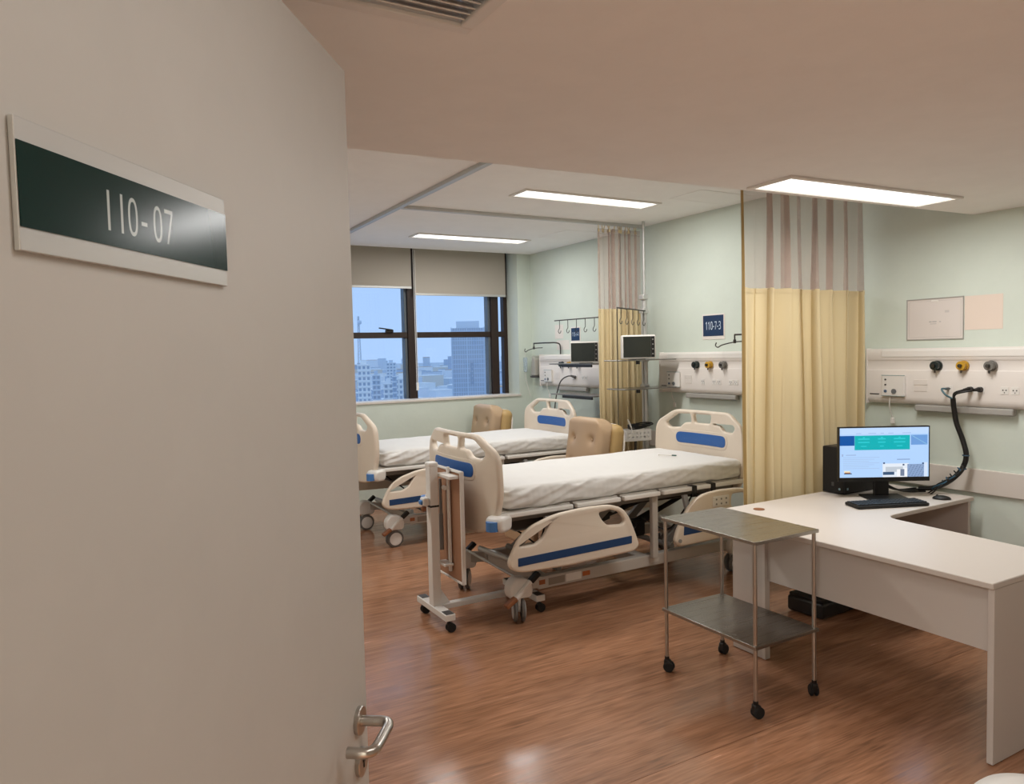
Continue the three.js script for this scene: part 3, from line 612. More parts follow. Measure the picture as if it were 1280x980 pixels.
{
  const o = thing('document_holder', 'clear framed notice sheet on the wall above the desk', 'notice', [XW, 0, -2.80], -Math.PI / 2);
  const t = canvasTex(512, 370, (c, W, H) => {
    c.fillStyle = '#ddd5cf'; c.fillRect(0, 0, W, H); c.strokeStyle = '#c4bdb8'; c.lineWidth = 3; c.strokeRect(18, 18, W - 36, H - 36);
    c.fillStyle = '#b9b4b2'; c.fillRect(205, 205, 26, 12); c.fillRect(236, 205, 40, 12); c.fillRect(300, 208, 16, 9); c.fillRect(215, 228, 60, 6);
    c.fillStyle = '#cbc4c0'; c.fillRect(350, 110, 40, 22);
  });
  mesh('frame', [rb(-0.185, 0.185, 1.700, 1.706, 0.0, 0.008, 0.001), rb(-0.185, 0.185, 1.962, 1.968, 0.0, 0.008, 0.001), rb(-0.185, -0.180, 1.706, 1.962, 0.0, 0.008, 0.001), rb(0.180, 0.185, 1.706, 1.962, 0.0, 0.008, 0.001)], M.unitGrey, o);
  const g = bx(-0.180, 0.180, 1.706, 1.962, 0.0005, 0.003); faceUV(g, -0.18, 0.18, 1.706, 1.962);
  mesh('sheet', g, std('#ffffff', 0.35, { map: t }), o);
  mesh('clip', rb(-0.02, 0.025, 1.945, 1.958, 0.003, 0.006, 0.001), M.white, o);
  tag(mesh('paper_sheet', rb(XW - 0.0015, XW, 1.755, 1.965, -2.612, -2.388, 0.0005), M.paperPink), 'blank pinkish paper sheet taped to the wall above the desk', 'paper');
  tag(mesh('paper_sheet', rb(XW - 0.0015, XW, 1.83, 1.99, -7.27, -7.10, 0.0005), M.paper), 'blank paper sheet on the wall beside the window, upper of two', 'paper');
  tag(mesh('paper_sheet', rb(XW - 0.0015, XW, 1.70, 1.81, -7.24, -6.98, 0.0005), M.paper), 'blank paper sheet on the wall beside the window, lower of two', 'paper');
}
// swivelling infusion hook arms standing out from the panels
function hookArm(label, z, dir) {
  const o = thing('infusion_hook_arm', label, 'hook arm', [XW, 0, z]);
  mesh('bracket', [tube([[-0.03, 1.650, 0], [-0.03, 1.72, 0], [-0.035, 1.765, 0.01 * dir], [-0.06, 1.782, 0.04 * dir], [-0.10, 1.785, 0.15 * dir], [-0.13, 1.785, 0.42 * dir]], 0.008, 60, 10)], M.steelDark, o);
  const zt = 0.42 * dir;
  mesh('hook_bar', [rod([-0.13, 1.785, zt], [-0.13, 1.72, zt], 0.006), tube([[-0.13, 1.73, zt - 0.19 * dir], [-0.13, 1.725, zt], [-0.13, 1.70, zt + 0.15 * dir], [-0.13, 1.685, zt + 0.19 * dir], [-0.13, 1.70, zt + 0.215 * dir], [-0.13, 1.725, zt + 0.205 * dir]], 0.005, 60, 8), disc('y', 0.012, 0.03, [-0.13, 1.73, zt])], M.steelDark, o);
  return o;
}
hookArm('steel infusion hook arm on the panel above the middle bed', -3.96, -1);
hookArm('steel infusion hook arm on the panel nearest the window', -7.12, -1);
// dispenser and a fluid bag on the wall beside the window
{
  const o = thing('soap_dispenser', 'grey wall dispenser beside the window bed panel', 'dispenser', [XW, 0, -7.63], -Math.PI / 2);
  mesh('body', smooth(extrude(shapeOf([[-0.055, 1.395], [0.055, 1.395], [0.05, 1.60], [-0.02, 1.645]], 0.02), 0.10, 0.012)).translate(0, 0, 0.05), std('#aaa79d', 0.5), o);
  mesh('drip_tray', rb(-0.058, 0.058, 1.372, 1.395, 0.0, 0.105, 0.008), M.greyDark, o);
  const g = thing('fluid_bag', 'clear fluid bag hanging beside the window bed panel', 'fluid bag', [XW - 0.14, 0, -7.73], -Math.PI / 2);
  mesh('bag', smooth(extrude(shapeOf([[-0.035, 1.44], [0.035, 1.44], [0.045, 1.62], [-0.045, 1.62]], 0.02), 0.02, 0.009)), phys('#dfe9ef', 0.15, { transmission: 0.6, thickness: 0, transparent: true, opacity: 0.7 }), g);
  mesh('hanger', [rod([0, 1.62, 0], [0, 1.685, 0], 0.002)], M.white, g);
  mesh('drip_line', tube([[0, 1.44, 0], [0.005, 1.36, 0.0], [-0.01, 1.28, -0.03], [0, 1.15, -0.06]], 0.003, 30, 6), M.white, g);
}

// ============================================================ EQUIPMENT COLUMNS beside the bed heads
function hookRail(o, a, b, n) {
  mesh('hook_rail', [rod(a, b, 0.006)], M.steelDark, o);
  for (let i = 0; i < n; i++) {
    const t = (i + 0.4) / n, x = a[0] + (b[0] - a[0]) * t, y = a[1] + (b[1] - a[1]) * t, z = a[2] + (b[2] - a[2]) * t, dx = (b[0] - a[0]), dz = (b[2] - a[2]), L = Math.hypot(dx, dz), ux = dx / L, uz = dz / L;
    const pt = (s, dy) => [x + ux * s, y + dy, z + uz * s];
    mesh('rail_hook', tube([pt(0, 0), pt(0, -0.05), pt(0.002, -0.085), pt(0.018, -0.10), pt(0.024, -0.12), pt(0.006, -0.138), pt(-0.016, -0.13), pt(-0.024, -0.112)], 0.0035, 36, 7), M.steelDark, o);
  }
}
{
  const P = [4.545, -5.42];
  const o = thing('equipment_column', 'steel ceiling column with trays and hooks beside the middle bed', 'equipment column', [0, 0, 0]);
  mesh('pole', [rod([P[0], 0.62, P[1]], [P[0], 2.17, P[1]], 0.024), rod([P[0], 2.17, P[1]], [P[0], CEIL, P[1]], 0.014), rod([P[0] - 0.035, 0.62, P[1] + 0.0], [P[0] - 0.035, 2.05, P[1]], 0.009)], M.alu, o);
  for (const y of [1.33, 1.59, 2.04, 2.17]) mesh('clamp', rbox(0.066, 0.05, 0.066, 0.01, P[0] - 0.01, y, P[1]), M.alu, o);
  hookRail(o, [P[0], 2.04, P[1] + 0.02], [4.02, 2.05, -5.16], 5);
  mesh('hanging_rod', rod([4.02, 2.05, -5.16], [4.02, 0.90, -5.17], 0.004), M.steelDark, o);
  for (const [y, x0] of [[1.592, 4.03], [1.336, 4.06]]) {
    const t = mesh('tray', rb(x0, 4.66, y - 0.010, y, -5.38, -5.12, 0.004), M.steelShelf, o);
    mesh('tray_knob', disc('y', 0.018, 0.03, [4.25, y - 0.026, -5.17]), M.black, t);
  }
  mesh('tray_arm', [rod([P[0], 1.33, P[1]], [4.40, 1.322, -5.30], 0.012), rod([P[0], 1.59, P[1]], [4.40, 1.578, -5.30], 0.012)], M.alu, o);
  // wire basket with holes for leads
  const bk = mesh('basket', (() => { const s = shapeOf([[-0.125, 0.865], [0.125, 0.865], [0.125, 0.965], [-0.125, 0.965]], 0.006); for (let r = 0; r < 2; r++) for (let i = 0; i < 6; i++) { const h = new THREE.Path(); h.absellipse(-0.098 + i * 0.039, 0.897 + r * 0.036, 0.010, 0.010, 0, Math.PI * 2, true); s.holes.push(h); } const g = extrude(s, 0.004); return [g.clone().translate(0, 0, 0.06), g.clone().translate(0, 0, -0.06), rb(-0.125, 0.125, 0.862, 0.867, -0.062, 0.062, 0.001), rb(-0.125, -0.121, 0.865, 0.965, -0.06, 0.06, 0.001), rb(0.121, 0.125, 0.865, 0.965, -0.06, 0.06, 0.001)].map(q => q.rotateY(-0.2).translate(4.27, 0, -5.24)); })(), M.whitePaint, o);
  bk.userData.label = 'pale metal basket punched with round holes';
  mesh('basket_arm', [rod([P[0], 0.90, P[1]], [4.36, 0.90, -5.28], 0.010), rod([4.27, 0.86, -5.24], [4.27, 0.62, -5.26], 0.012), rod([4.27, 0.63, -5.26], [P[0], 0.63, P[1]], 0.012)], M.steelDark, o);
  // coiled black leads lying in the basket
  const l = thing('coiled_lead', 'coiled black monitor leads in the basket beside the middle bed', 'cable', [4.30, 0.97, -5.25]);
  for (let i = 0; i < 4; i++) { const pts = []; for (let k = 0; k < 14; k++) { const a = k / 14 * Math.PI * 2; pts.push([(0.10 + 0.012 * i) * Math.cos(a) + 0.012 * i, 0.004 + 0.010 * i + 0.006 * Math.sin(2 * a + i), (0.05 + 0.004 * i) * Math.sin(a)]); } mesh('coil', tube(pts, 0.006, 60, 7, true), M.black, l); }
  mesh('white_lead', tube([[-0.11, 0.02, 0.04], [-0.15, 0.09, 0.05], [-0.13, 0.05, 0.06], [-0.11, -0.04, 0.07]], 0.004, 30, 6), M.white, l);
}
{
  const P = [4.56, -5.80];
  const o = thing('equipment_column', 'steel ceiling column with trays and hooks beside the window bed', 'equipment column', [0, 0, 0]);
  mesh('pole', [rod([P[0], 0.62, P[1]], [P[0], 2.17, P[1]], 0.024), rod([P[0], 2.17, P[1]], [P[0], CEIL, P[1]], 0.014)], M.alu, o);
  for (const y of [1.23, 1.54, 2.01]) mesh('clamp', rbox(0.066, 0.05, 0.066, 0.01, P[0], y, P[1]), M.alu, o);
  hookRail(o, [4.42, 2.012, -5.98], [4.40, 2.014, -6.74], 5);
  mesh('hook_rail_arm', rod([P[0], 2.01, P[1]], [4.42, 2.012, -5.98], 0.008), M.steelDark, o);
  for (const [y, z0] of [[1.555, -6.62], [1.238, -6.60]]) {
    mesh('tray', rb(4.24, 4.52, y - 0.010, y, z0, -5.84, 0.004), M.steelShelf, o);
    mesh('tray_rail', rb(4.225, 4.24, y - 0.035, y - 0.008, -6.36, -5.84, 0.003), M.black, o);
  }
}
// patient monitors on the trays
function patientMonitor(label, x, y, z, turn) {
  const o = thing('patient_monitor', label, 'monitor', [x, y, z], turn, 'patient monitors');
  const w = 0.305, h = 0.215;
  mesh('case', smooth(rbox(w, h, 0.10, 0.014, 0, h / 2 + 0.006, -0.05, 4), 0.6), M.white, o);
  mesh('back_case', rbox(w - 0.06, h - 0.05, 0.07, 0.02, 0, h / 2, -0.12), M.whitePaint, o);
  mesh('screen', rb(-w / 2 + 0.012, w / 2 - 0.045, 0.020, h - 0.008, 0.0, 0.003, 0.001), phys('#2a302e', 0.18, {}), o);
  const k = mesh('key_strip', rb(w / 2 - 0.044, w / 2 - 0.012, 0.020, h - 0.008, 0.0, 0.003, 0.001), M.blackSoft, o);
  for (let i = 0; i < 4; i++) mesh('key', disc('z', 0.007, 0.005, [w / 2 - 0.028, 0.05 + i * 0.043, 0.004], 14), M.greyPlastic, k);
  mesh('stand', rb(-0.06, 0.06, 0.0, 0.01, -0.10, -0.01, 0.002), M.greyDark, o);
  return o;
}
patientMonitor('white patient monitor with a dark screen before the net curtain', 4.29, 1.592, -5.20, -0.52);
patientMonitor('white patient monitor with a dark screen beside the small navy sign', 4.345, 1.555, -6.12, -0.92);
{   // lead from the panel down behind the far bed head
  tag(mesh('power_cord', [tube([[XW - 0.07, 1.40, -6.80], [XW - 0.12, 1.405, -6.84], [XW - 0.17, 1.36, -6.90], [XW - 0.20, 1.22, -6.95], [XW - 0.22, 1.05, -6.97], [XW - 0.22, 0.9, -6.97]], 0.007, 50, 8), rod([XW - 0.062, 1.39, -6.776], [XW - 0.10, 1.41, -6.82], 0.018, 0.010)], M.greyDark), 'dark power cord plugged into the panel by the window', 'cable');
}

// ============================================================ RECLINER CHAIRS
function tuftedBack(w, h, t, btn) {       // cushion with round edges and sunk buttons, face towards +z, base at y = 0
  let g = new THREE.BoxGeometry(w, h, t, 48, 56, 10); g.deleteAttribute('normal'); g.deleteAttribute('uv'); g = mergeVertices(g, 1e-5).translate(0, h / 2, 0);
  const p = g.attributes.position, v = new THREE.Vector3(), q = new THREE.Vector3(), n = new THREE.Vector3(), r = Math.min(0.055, t * 0.48), R = 0.14;
  for (let i = 0; i < p.count; i++) {
    v.fromBufferAttribute(p, i);
    // round outline
    const ox = Math.max(-w / 2 + R, Math.min(w / 2 - R, v.x)), oy = Math.min(h - R, v.y); const dx = v.x - ox, dy = v.y - oy;
    if (dx !== 0 && dy > 0) { const m = Math.max(Math.abs(dx), dy), l = Math.hypot(dx, dy); v.x = ox + dx * m / l; v.y = oy + dy * m / l; }
    q.set(Math.max(-w / 2 + r, Math.min(w / 2 - r, v.x)), Math.max(r, Math.min(h - r, v.y)), Math.max(-t / 2 + r, Math.min(t / 2 - r, v.z)));
    n.copy(v).sub(q); if (n.lengthSq() > 1e-10) { const l = Math.min(r, n.length()); n.normalize(); if (n.z !== 0) v.copy(q).addScaledVector(n, Math.min(r, l)); }
    if (v.z > 0) { let d = 0.014 * (1 - (2 * v.x / w) ** 2); for (const [bx_, by] of btn) { const s = Math.hypot((v.x - bx_), (v.y - by)); d -= 0.024 * Math.exp(-((s / 0.035) ** 2)) + 0.010 * Math.exp(-((s / 0.11) ** 2)); } v.z += d; }
    p.setXYZ(i, v.x, v.y, v.z);
  }
  g.computeVertexNormals(); return g;
}
function makeChair(label) {          // faces -x
  const o = thing('recliner_chair', label, 'chair', [0, 0, 0], 0, 'recliner chairs between the beds');
  const btn = [[-0.13, 0.28], [0.13, 0.28], [-0.13, 0.50], [0.13, 0.50]];
  const lean = -0.16, place = g => g.rotateX(lean).rotateY(-Math.PI / 2).translate(0.20, 0.42, 0);
  const b = mesh('backrest', place(tuftedBack(0.50, 0.69, 0.15, btn)), M.vinylTan, o);
  for (const [x, y] of btn) mesh('button', place(new THREE.SphereGeometry(0.011, 12, 8).scale(1, 1, 0.5).translate(x, y, 0.058)), M.vinylTan, b);
  mesh('back_shell', place(rbox(0.54, 0.66, 0.15, 0.07, 0, 0.325, -0.125, 5)), M.vinylTanDark, o);
  const out = []; for (let i = 0; i <= 30; i++) { const a = i / 30 * Math.PI; const cx = 0.225 * Math.cos(a), e = 0.45; out.push([Math.sign(Math.cos(a)) * Math.abs(Math.cos(a)) ** e * 0.268, 0.26 + Math.abs(Math.sin(a)) ** e * 0.39, -0.185]); }
  const pts = [[0.268, -0.02, -0.185], ...out, [-0.268, -0.02, -0.185]];
  mesh('piping', place(tube(pts, 0.009, 120, 8)), M.piping, o).userData.label = 'white piping round the back';
  mesh('seat', smooth(rbox(0.56, 0.16, 0.50, 0.05, -0.11, 0.40, 0, 4), 0.6), M.vinylTan, o);
  for (const k of [1, -1]) {
    mesh('armrest', rbox(0.52, 0.07, 0.075, 0.028, -0.10, 0.625, 0.262 * k, 4), M.vinylTanDark, o);
    mesh('arm_panel', rbox(0.48, 0.40, 0.05, 0.02, -0.10, 0.40, 0.268 * k), M.vinylTanDark, o);
    for (const x of [-0.30, 0.18]) mesh('leg', rod([x, 0, 0.25 * k], [x, 0.32, 0.25 * k], 0.018), M.whitePaint, o);
  }
  mesh('footrest', smooth(rbox(0.08, 0.30, 0.46, 0.03, -0.42, 0.26, 0, 4), 0.6), M.vinylTan, o);
  return o;
}
const ch = makeChair('tan tufted recliner chair with white piping between the two beds'); ch.position.set(3.465, 0, -5.235);
dup(ch, [3.60, 0, -7.39], 0, 'tan recliner chair between the far bed and the window');

// ============================================================ ROLLER BLINDS
function blind(label, x0, x1, bottom) {
  const o = thing('roller_blind', label, 'blind', [(x0 + x1) / 2, 2.93, -7.985], 0, 'roller blinds at the window');
  const w = (x1 - x0) / 2, L = 2.93 - bottom;
  mesh('fabric', bx(-w, w, -L + 0.012, -0.02, -0.001, 0.001), M.blind, o);
  mesh('roller', disc('x', 0.022, 2 * w, [0, -0.025, -0.022]), M.blind, o);
  mesh('bottom_bar', rb(-w, w, -L - 0.006, -L + 0.020, -0.007, 0.007, 0.004), M.alu, o);
  return o;
}
blind('grey roller blind over the window pane beside the corner', 3.300, 4.50, 2.372);
blind('grey roller blind over the middle window pane, pulled up higher', 2.17, 3.262, 2.446);
blind('grey roller blind over the window pane farthest from the corner', 1.02, 2.14, 2.446);
{
  const o = thing('blind_chain', 'white bead chain of the corner blind with a small weight', 'blind chain', [3.292, 0, -7.965]);
  mesh('chain', [rod([-0.008, 1.34, 0], [-0.010, 2.88, 0], 0.0035, 0.0035, 6), rod([0.008, 1.34, 0], [0.010, 2.88, 0], 0.0035, 0.0035, 6)], M.white, o);
  mesh('weight', rb(-0.014, 0.014, 1.27, 1.36, -0.010, 0.010, 0.004), M.white, o);
}

// ============================================================ DESK
const DH = 0.738;
{
  const o = thing('corner_desk', 'pale grey L-shaped desk with a computer on it', 'desk', [0, 0, 0]);
  const s = shapeOf([[3.015, 1.540, 0.006], [3.66, 1.540, 0.006], [3.735, 2.475, 0.10], [4.645, 2.490, 0.006], [4.645, 3.125, 0.006], [3.015, 3.125, 0.006]]);
  const top = extrude(s, 0.025, 0.002, 8, 1).rotateX(-Math.PI / 2).translate(0, DH - 0.0125, 0);
  const m = mesh('worktop', boxUV(top), M.desk, o);
  const s2 = shapeOf([[3.0135, 1.5385, 0.006], [3.6615, 1.5385, 0.006], [3.7362, 2.4735, 0.10], [4.6465, 2.4885, 0.006], [4.6465, 3.1265, 0.006], [3.0135, 3.1265, 0.006]]);
  mesh('edge_strip', extrude(s2, 0.019, 0, 8).rotateX(-Math.PI / 2).translate(0, DH - 0.0125, 0), M.deskEdge, o);
  mesh('end_panel', rb(3.03, 3.645, 0.004, DH - 0.026, -1.567, -1.542, 0.002), M.deskPanel, o);
  mesh('modesty_panel', rb(3.095, 3.113, 0.432, DH - 0.026, -2.725, -1.567, 0.001), M.deskPanel, o);
  mesh('corner_leg', rb(3.078, 3.098, 0.004, DH - 0.026, -2.945, -2.735, 0.001), M.deskPanel, o);
  mesh('corner_leg', rb(3.098, 3.28, 0.004, DH - 0.026, -2.945, -2.925, 0.001), M.deskPanel, o);
  mesh('leg_edge', rb(3.074, 3.112, 0.004, DH - 0.026, -2.735, -2.715, 0.002), M.deskEdge, o);
  mesh('modesty_panel', rb(3.28, 4.60, 0.30, DH - 0.026, -3.075, -3.057, 0.001), M.deskPanel, o);
  mesh('end_panel', rb(4.605, 4.63, 0.004, DH - 0.026, -3.11, -2.50, 0.002), M.deskPanel, o);
  mesh('grommet', disc('y', 0.032, 0.004, [3.34, DH + 0.001, -2.99], 24), M.pedalBrown, o).userData.label = 'brown cable grommet';
  mesh('foot', [disc('y', 0.012, 0.006, [3.1, 0.002, -1.555]), disc('y', 0.012, 0.006, [3.6, 0.002, -1.555])], M.black, o);
}
// black box standing in for the dark shadow shape under the desk
{
  const o = thing('shadow_box', 'low black box standing in for the shadow under the desk', 'box', [4.06, 0, -3.06], 0.05);
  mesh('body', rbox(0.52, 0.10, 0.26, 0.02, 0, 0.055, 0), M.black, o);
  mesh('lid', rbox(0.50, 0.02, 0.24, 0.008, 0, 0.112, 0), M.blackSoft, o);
}
// ============================================================ COMPUTER
{
  const o = thing('desktop_monitor', 'black desktop monitor showing a web page on the desk', 'monitor', [4.19, DH, -2.775], -0.56);
  const W = 0.545, Hh = 0.325, Y0 = 0.115;
  mesh('bezel', [rb(-W / 2, W / 2, Y0, Y0 + Hh, -0.030, -0.003, 0.004), rb(-W / 2, W / 2, Y0 - 0.012, Y0 + 0.014, -0.020, 0.001, 0.001), rb(-W / 2, W / 2, Y0 + Hh - 0.007, Y0 + Hh, -0.006, 0.001, 0.001), rb(-W / 2, -W / 2 + 0.006, Y0, Y0 + Hh, -0.006, 0.001, 0.001), rb(W / 2 - 0.006, W / 2, Y0, Y0 + Hh, -0.006, 0.001, 0.001)], M.black, o);
  const t = canvasTex(1024, 592, (c, w, h) => {
    c.fillStyle = '#b4d6ff'; c.fillRect(0, 0, w, h);
    c.fillStyle = '#c3ddff'; c.fillRect(0, 0, w, 76);
    c.fillStyle = '#a3bfe6'; for (const [x, l] of [[190, 60], [330, 90], [470, 40], [560, 60], [720, 100]]) c.fillRect(x, 62, l, 8);
    c.fillStyle = '#0a55a4'; c.fillRect(0, 92, 170, 118);
    c.fillStyle = '#6f9fdc'; c.fillRect(820, 92, 190, 118); c.fillStyle = '#8fc3e6'; for (let i = 0; i < 60; i++) c.fillRect(830 + (i * 67) % 170, 98 + (i * 41) % 104, 8, 6);
    c.fillStyle = '#0db2b8'; c.fillRect(172, 92, 636, 172);
    c.fillStyle = '#34cfd6'; for (const [cx, l] of [[278, 66], [486, 44], [690, 66]]) { c.fillRect(cx - 12, 110, 24, 12); c.fillRect(cx - l, 126, 2 * l, 14); c.fillRect(cx - l, 166, 2 * l, 13); c.fillRect(cx - l / 2, 214, l, 11); }
    c.fillStyle = '#9fb6dc'; c.fillRect(24, 310, 18, 30); c.fillRect(70, 318, 120, 10); for (let i = 0; i < 7; i++) { c.fillStyle = '#a9c3e8'; c.fillRect(40, 350 + i * 22, 420 - (i % 3) * 60, 6); }
    c.fillStyle = '#8ea9d2'; c.fillRect(660, 376, 150, 12);
    c.fillStyle = '#e6eef8'; c.fillRect(496, 430, 300, 162); c.fillStyle = '#3f5878'; c.fillRect(500, 530, 130, 36); c.fillStyle = '#c3ccd6'; c.fillRect(530, 470, 200, 60); c.fillStyle = '#f6f8fb'; c.fillRect(660, 500, 60, 92); c.fillRect(740, 490, 40, 102); c.fillStyle = '#74829b'; c.fillRect(700, 500, 46, 80);
    c.fillStyle = '#8ba4ca'; c.fillRect(780, 440, 190, 152); c.fillStyle = '#6d84ac'; for (let i = 0; i < 90; i++) c.fillRect(784 + (i * 53) % 180, 446 + (i * 37) % 140, 12, 8);
    c.fillStyle = '#d7e6fb'; c.fillRect(972, 420, 40, 172);
    c.fillStyle = '#2c456e'; for (const [x, y] of [[502, 416], [726, 438], [950, 424]]) c.fillRect(x, y, 20, 18);
    c.fillStyle = '#efe6c8'; c.fillRect(50, 512, 70, 20); c.fillStyle = '#c07a4a'; c.fillRect(58, 530, 66, 10); c.fillStyle = '#3a4d66'; c.fillRect(50, 540, 90, 12);
  });
  const sw = W / 2 - 0.006, g = bx(-sw, sw, Y0 + 0.014, Y0 + Hh - 0.007, -0.004, -0.001); faceUV(g, -sw, sw, Y0 + 0.014, Y0 + Hh - 0.007);
  mesh('screen', g, std('#000000', 0.3, { emissive: '#ffffff', emissiveMap: t, emissiveIntensity: 1.0 }), o);
  const glow = new THREE.RectAreaLight(new THREE.Color().setRGB(0.5, 0.75, 1), 0.6, 2 * sw, Hh - 0.021); glow.position.set(0, Y0 + Hh / 2, 0.003); glow.rotation.y = Math.PI; glow.name = 'screen_light'; o.add(glow);
  mesh('stand_neck', [rb(-0.045, 0.045, 0.01, Y0 + 0.12, -0.055, -0.032, 0.006)], M.black, o);
  mesh('stand_foot', rb(-0.12, 0.12, 0, 0.012, -0.085, 0.09, 0.006), M.black, o);
}
{
  const o = thing('computer_tower', 'black computer tower on the desk in front of the curtain', 'computer', [4.08, DH, -2.965], 0.02);
  mesh('case', rb(0, 0.34, 0.004, 0.30, -0.155, 0, 0.006), M.black, o);
  mesh('front_panel', rb(-0.010, 0, 0.006, 0.298, -0.153, -0.002, 0.004), M.blackSoft, o);
  mesh('power_key', disc('x', 0.007, 0.004, [-0.011, 0.035, -0.03], 14), std('#8fb0bf', 0.3), o);
  mesh('badge', rb(0.02, 0.035, 0.028, 0.043, 0, 0.001, 0.0004), std('#8fb0bf', 0.3), o);
  mesh('maker_mark', rb(-0.0112, -0.010, 0.05, 0.075, -0.088, -0.07, 0.0004), M.greyDark, o);
}
{
  const o = thing('keyboard', 'black computer keyboard on the desk before the screen', 'keyboard', [4.005, DH, -2.635], -0.40);
  mesh('base', rbox(0.44, 0.018, 0.14, 0.006, 0, 0.011, 0), M.blackSoft, o);
  const kg = rbox(0.0205, 0.007, 0.0185, 0.002, 0, 0, 0, 1);
  for (let r = 0; r < 5; r++) for (let k = 0; k < 18; k++) { if (r === 4 && k > 3 && k < 9) continue; const q = mesh('key', kg, M.black, o); q.position.set(-0.203 + k * 0.0239, 0.0225, -0.048 + r * 0.0235); }
  const sp = mesh('space_key', rbox(0.118, 0.007, 0.0185, 0.002, 0, 0, 0, 1), M.black, o); sp.position.set(-0.06, 0.0225, 0.046);
}
{
  const o = thing('computer_mouse', 'black computer mouse on the desk beside the keyboard', 'mouse', [4.42, DH, -2.555], 0.5);
  let g = new THREE.SphereGeometry(0.05, 28, 18).scale(0.62, 0.42, 1.0); const p = g.attributes.position; for (let i = 0; i < p.count; i++) if (p.getY(i) < 0) p.setY(i, p.getY(i) * 0.1); g.computeVertexNormals();
  mesh('body', g.translate(0, 0.004, 0), M.black, o); mesh('wheel', disc('x', 0.007, 0.006, [0, 0.022, -0.024], 14), M.greyDark, o);
}
// cable bundle from the wall sockets to the desk
{
  const o = thing('cable_bundle', 'thick black cable bundle hanging from the wall panel to the desk', 'cable', [0, 0, 0]);
  const X = XW - 0.10;
  mesh('sleeve', tube([[X - 0.02, 1.335, -2.612], [X - 0.01, 1.28, -2.612], [X, 1.18, -2.60], [X + 0.005, 1.08, -2.565], [X, 0.99, -2.540], [X, 0.93, -2.550], [X - 0.02, 0.87, -2.575], [X - 0.06, 0.81, -2.625], [X - 0.09, DH + 0.035, -2.69], [X - 0.13, DH + 0.025, -2.76]], 0.015, 120, 12), M.black, o);
  mesh('plug_lead', tube([[XW - 0.075, 1.39, -2.673], [XW - 0.13, 1.39, -2.675], [X - 0.04, 1.36, -2.65], [X - 0.02, 1.33, -2.612]], 0.006, 40, 8), std('#4d6f78', 0.5), o).userData.label = 'blue-grey network lead';
  mesh('plug_lead', tube([[XW - 0.085, 1.392, -2.537], [XW - 0.13, 1.388, -2.545], [X - 0.05, 1.37, -2.585], [X - 0.02, 1.33, -2.610]], 0.006, 40, 8), M.black, o);
  mesh('plug_lead', tube([[XW - 0.085, 1.392, -2.480], [XW - 0.135, 1.385, -2.50], [X - 0.06, 1.365, -2.57], [X - 0.015, 1.325, -2.612]], 0.006, 40, 8), M.black, o);
  for (const z of [-2.537, -2.480]) mesh('plug', [rod([XW - 0.061, 1.39, z], [XW - 0.09, 1.392, z], 0.017, 0.014), rod([XW - 0.09, 1.392, z], [XW - 0.125, 1.389, z - 0.008], 0.012, 0.008)], M.black, o);
  mesh('plug', rbox(0.03, 0.016, 0.014, 0.003, XW - 0.075, 1.39, -2.673), std('#5b6164', 0.5), o);
  for (let i = 0; i < 7; i++) { const a = i * 0.9, y = 0.93 - i * 0.022, z = -2.555 - i * 0.02; mesh('loose_loop', tube([[X - 0.02 - 0.006 * i, y, z], [X - 0.05 - 0.008 * i + 0.02 * Math.sin(a), y - 0.02, z + 0.025], [X - 0.07 - 0.01 * i, y - 0.06, z - 0.02 + 0.02 * Math.cos(a)], [X - 0.05 - 0.01 * i, y - 0.09, z - 0.07]], 0.0045, 30, 6), i % 3 === 1 ? std('#2f5a72', 0.5) : M.black, o); }
  for (let i = 0; i < 4; i++) mesh('desk_lead', tube([[X - 0.12, DH + 0.012 + 0.004 * i, -2.72 - 0.02 * i], [X - 0.2, DH + 0.01, -2.78 - 0.03 * i], [4.36 - 0.03 * i, DH + 0.03 + 0.02 * i, -2.80 - 0.03 * i], [4.25, DH + 0.10, -2.86]], 0.005, 40, 7), M.black, o);
  for (const [y, z] of [[0.985, -2.541], [0.90, -2.560]]) mesh('cable_tie', new THREE.TorusGeometry(0.018, 0.004, 8, 20).rotateX(Math.PI / 2).translate(X, y, z), std('#34566a', 0.4), o);
}

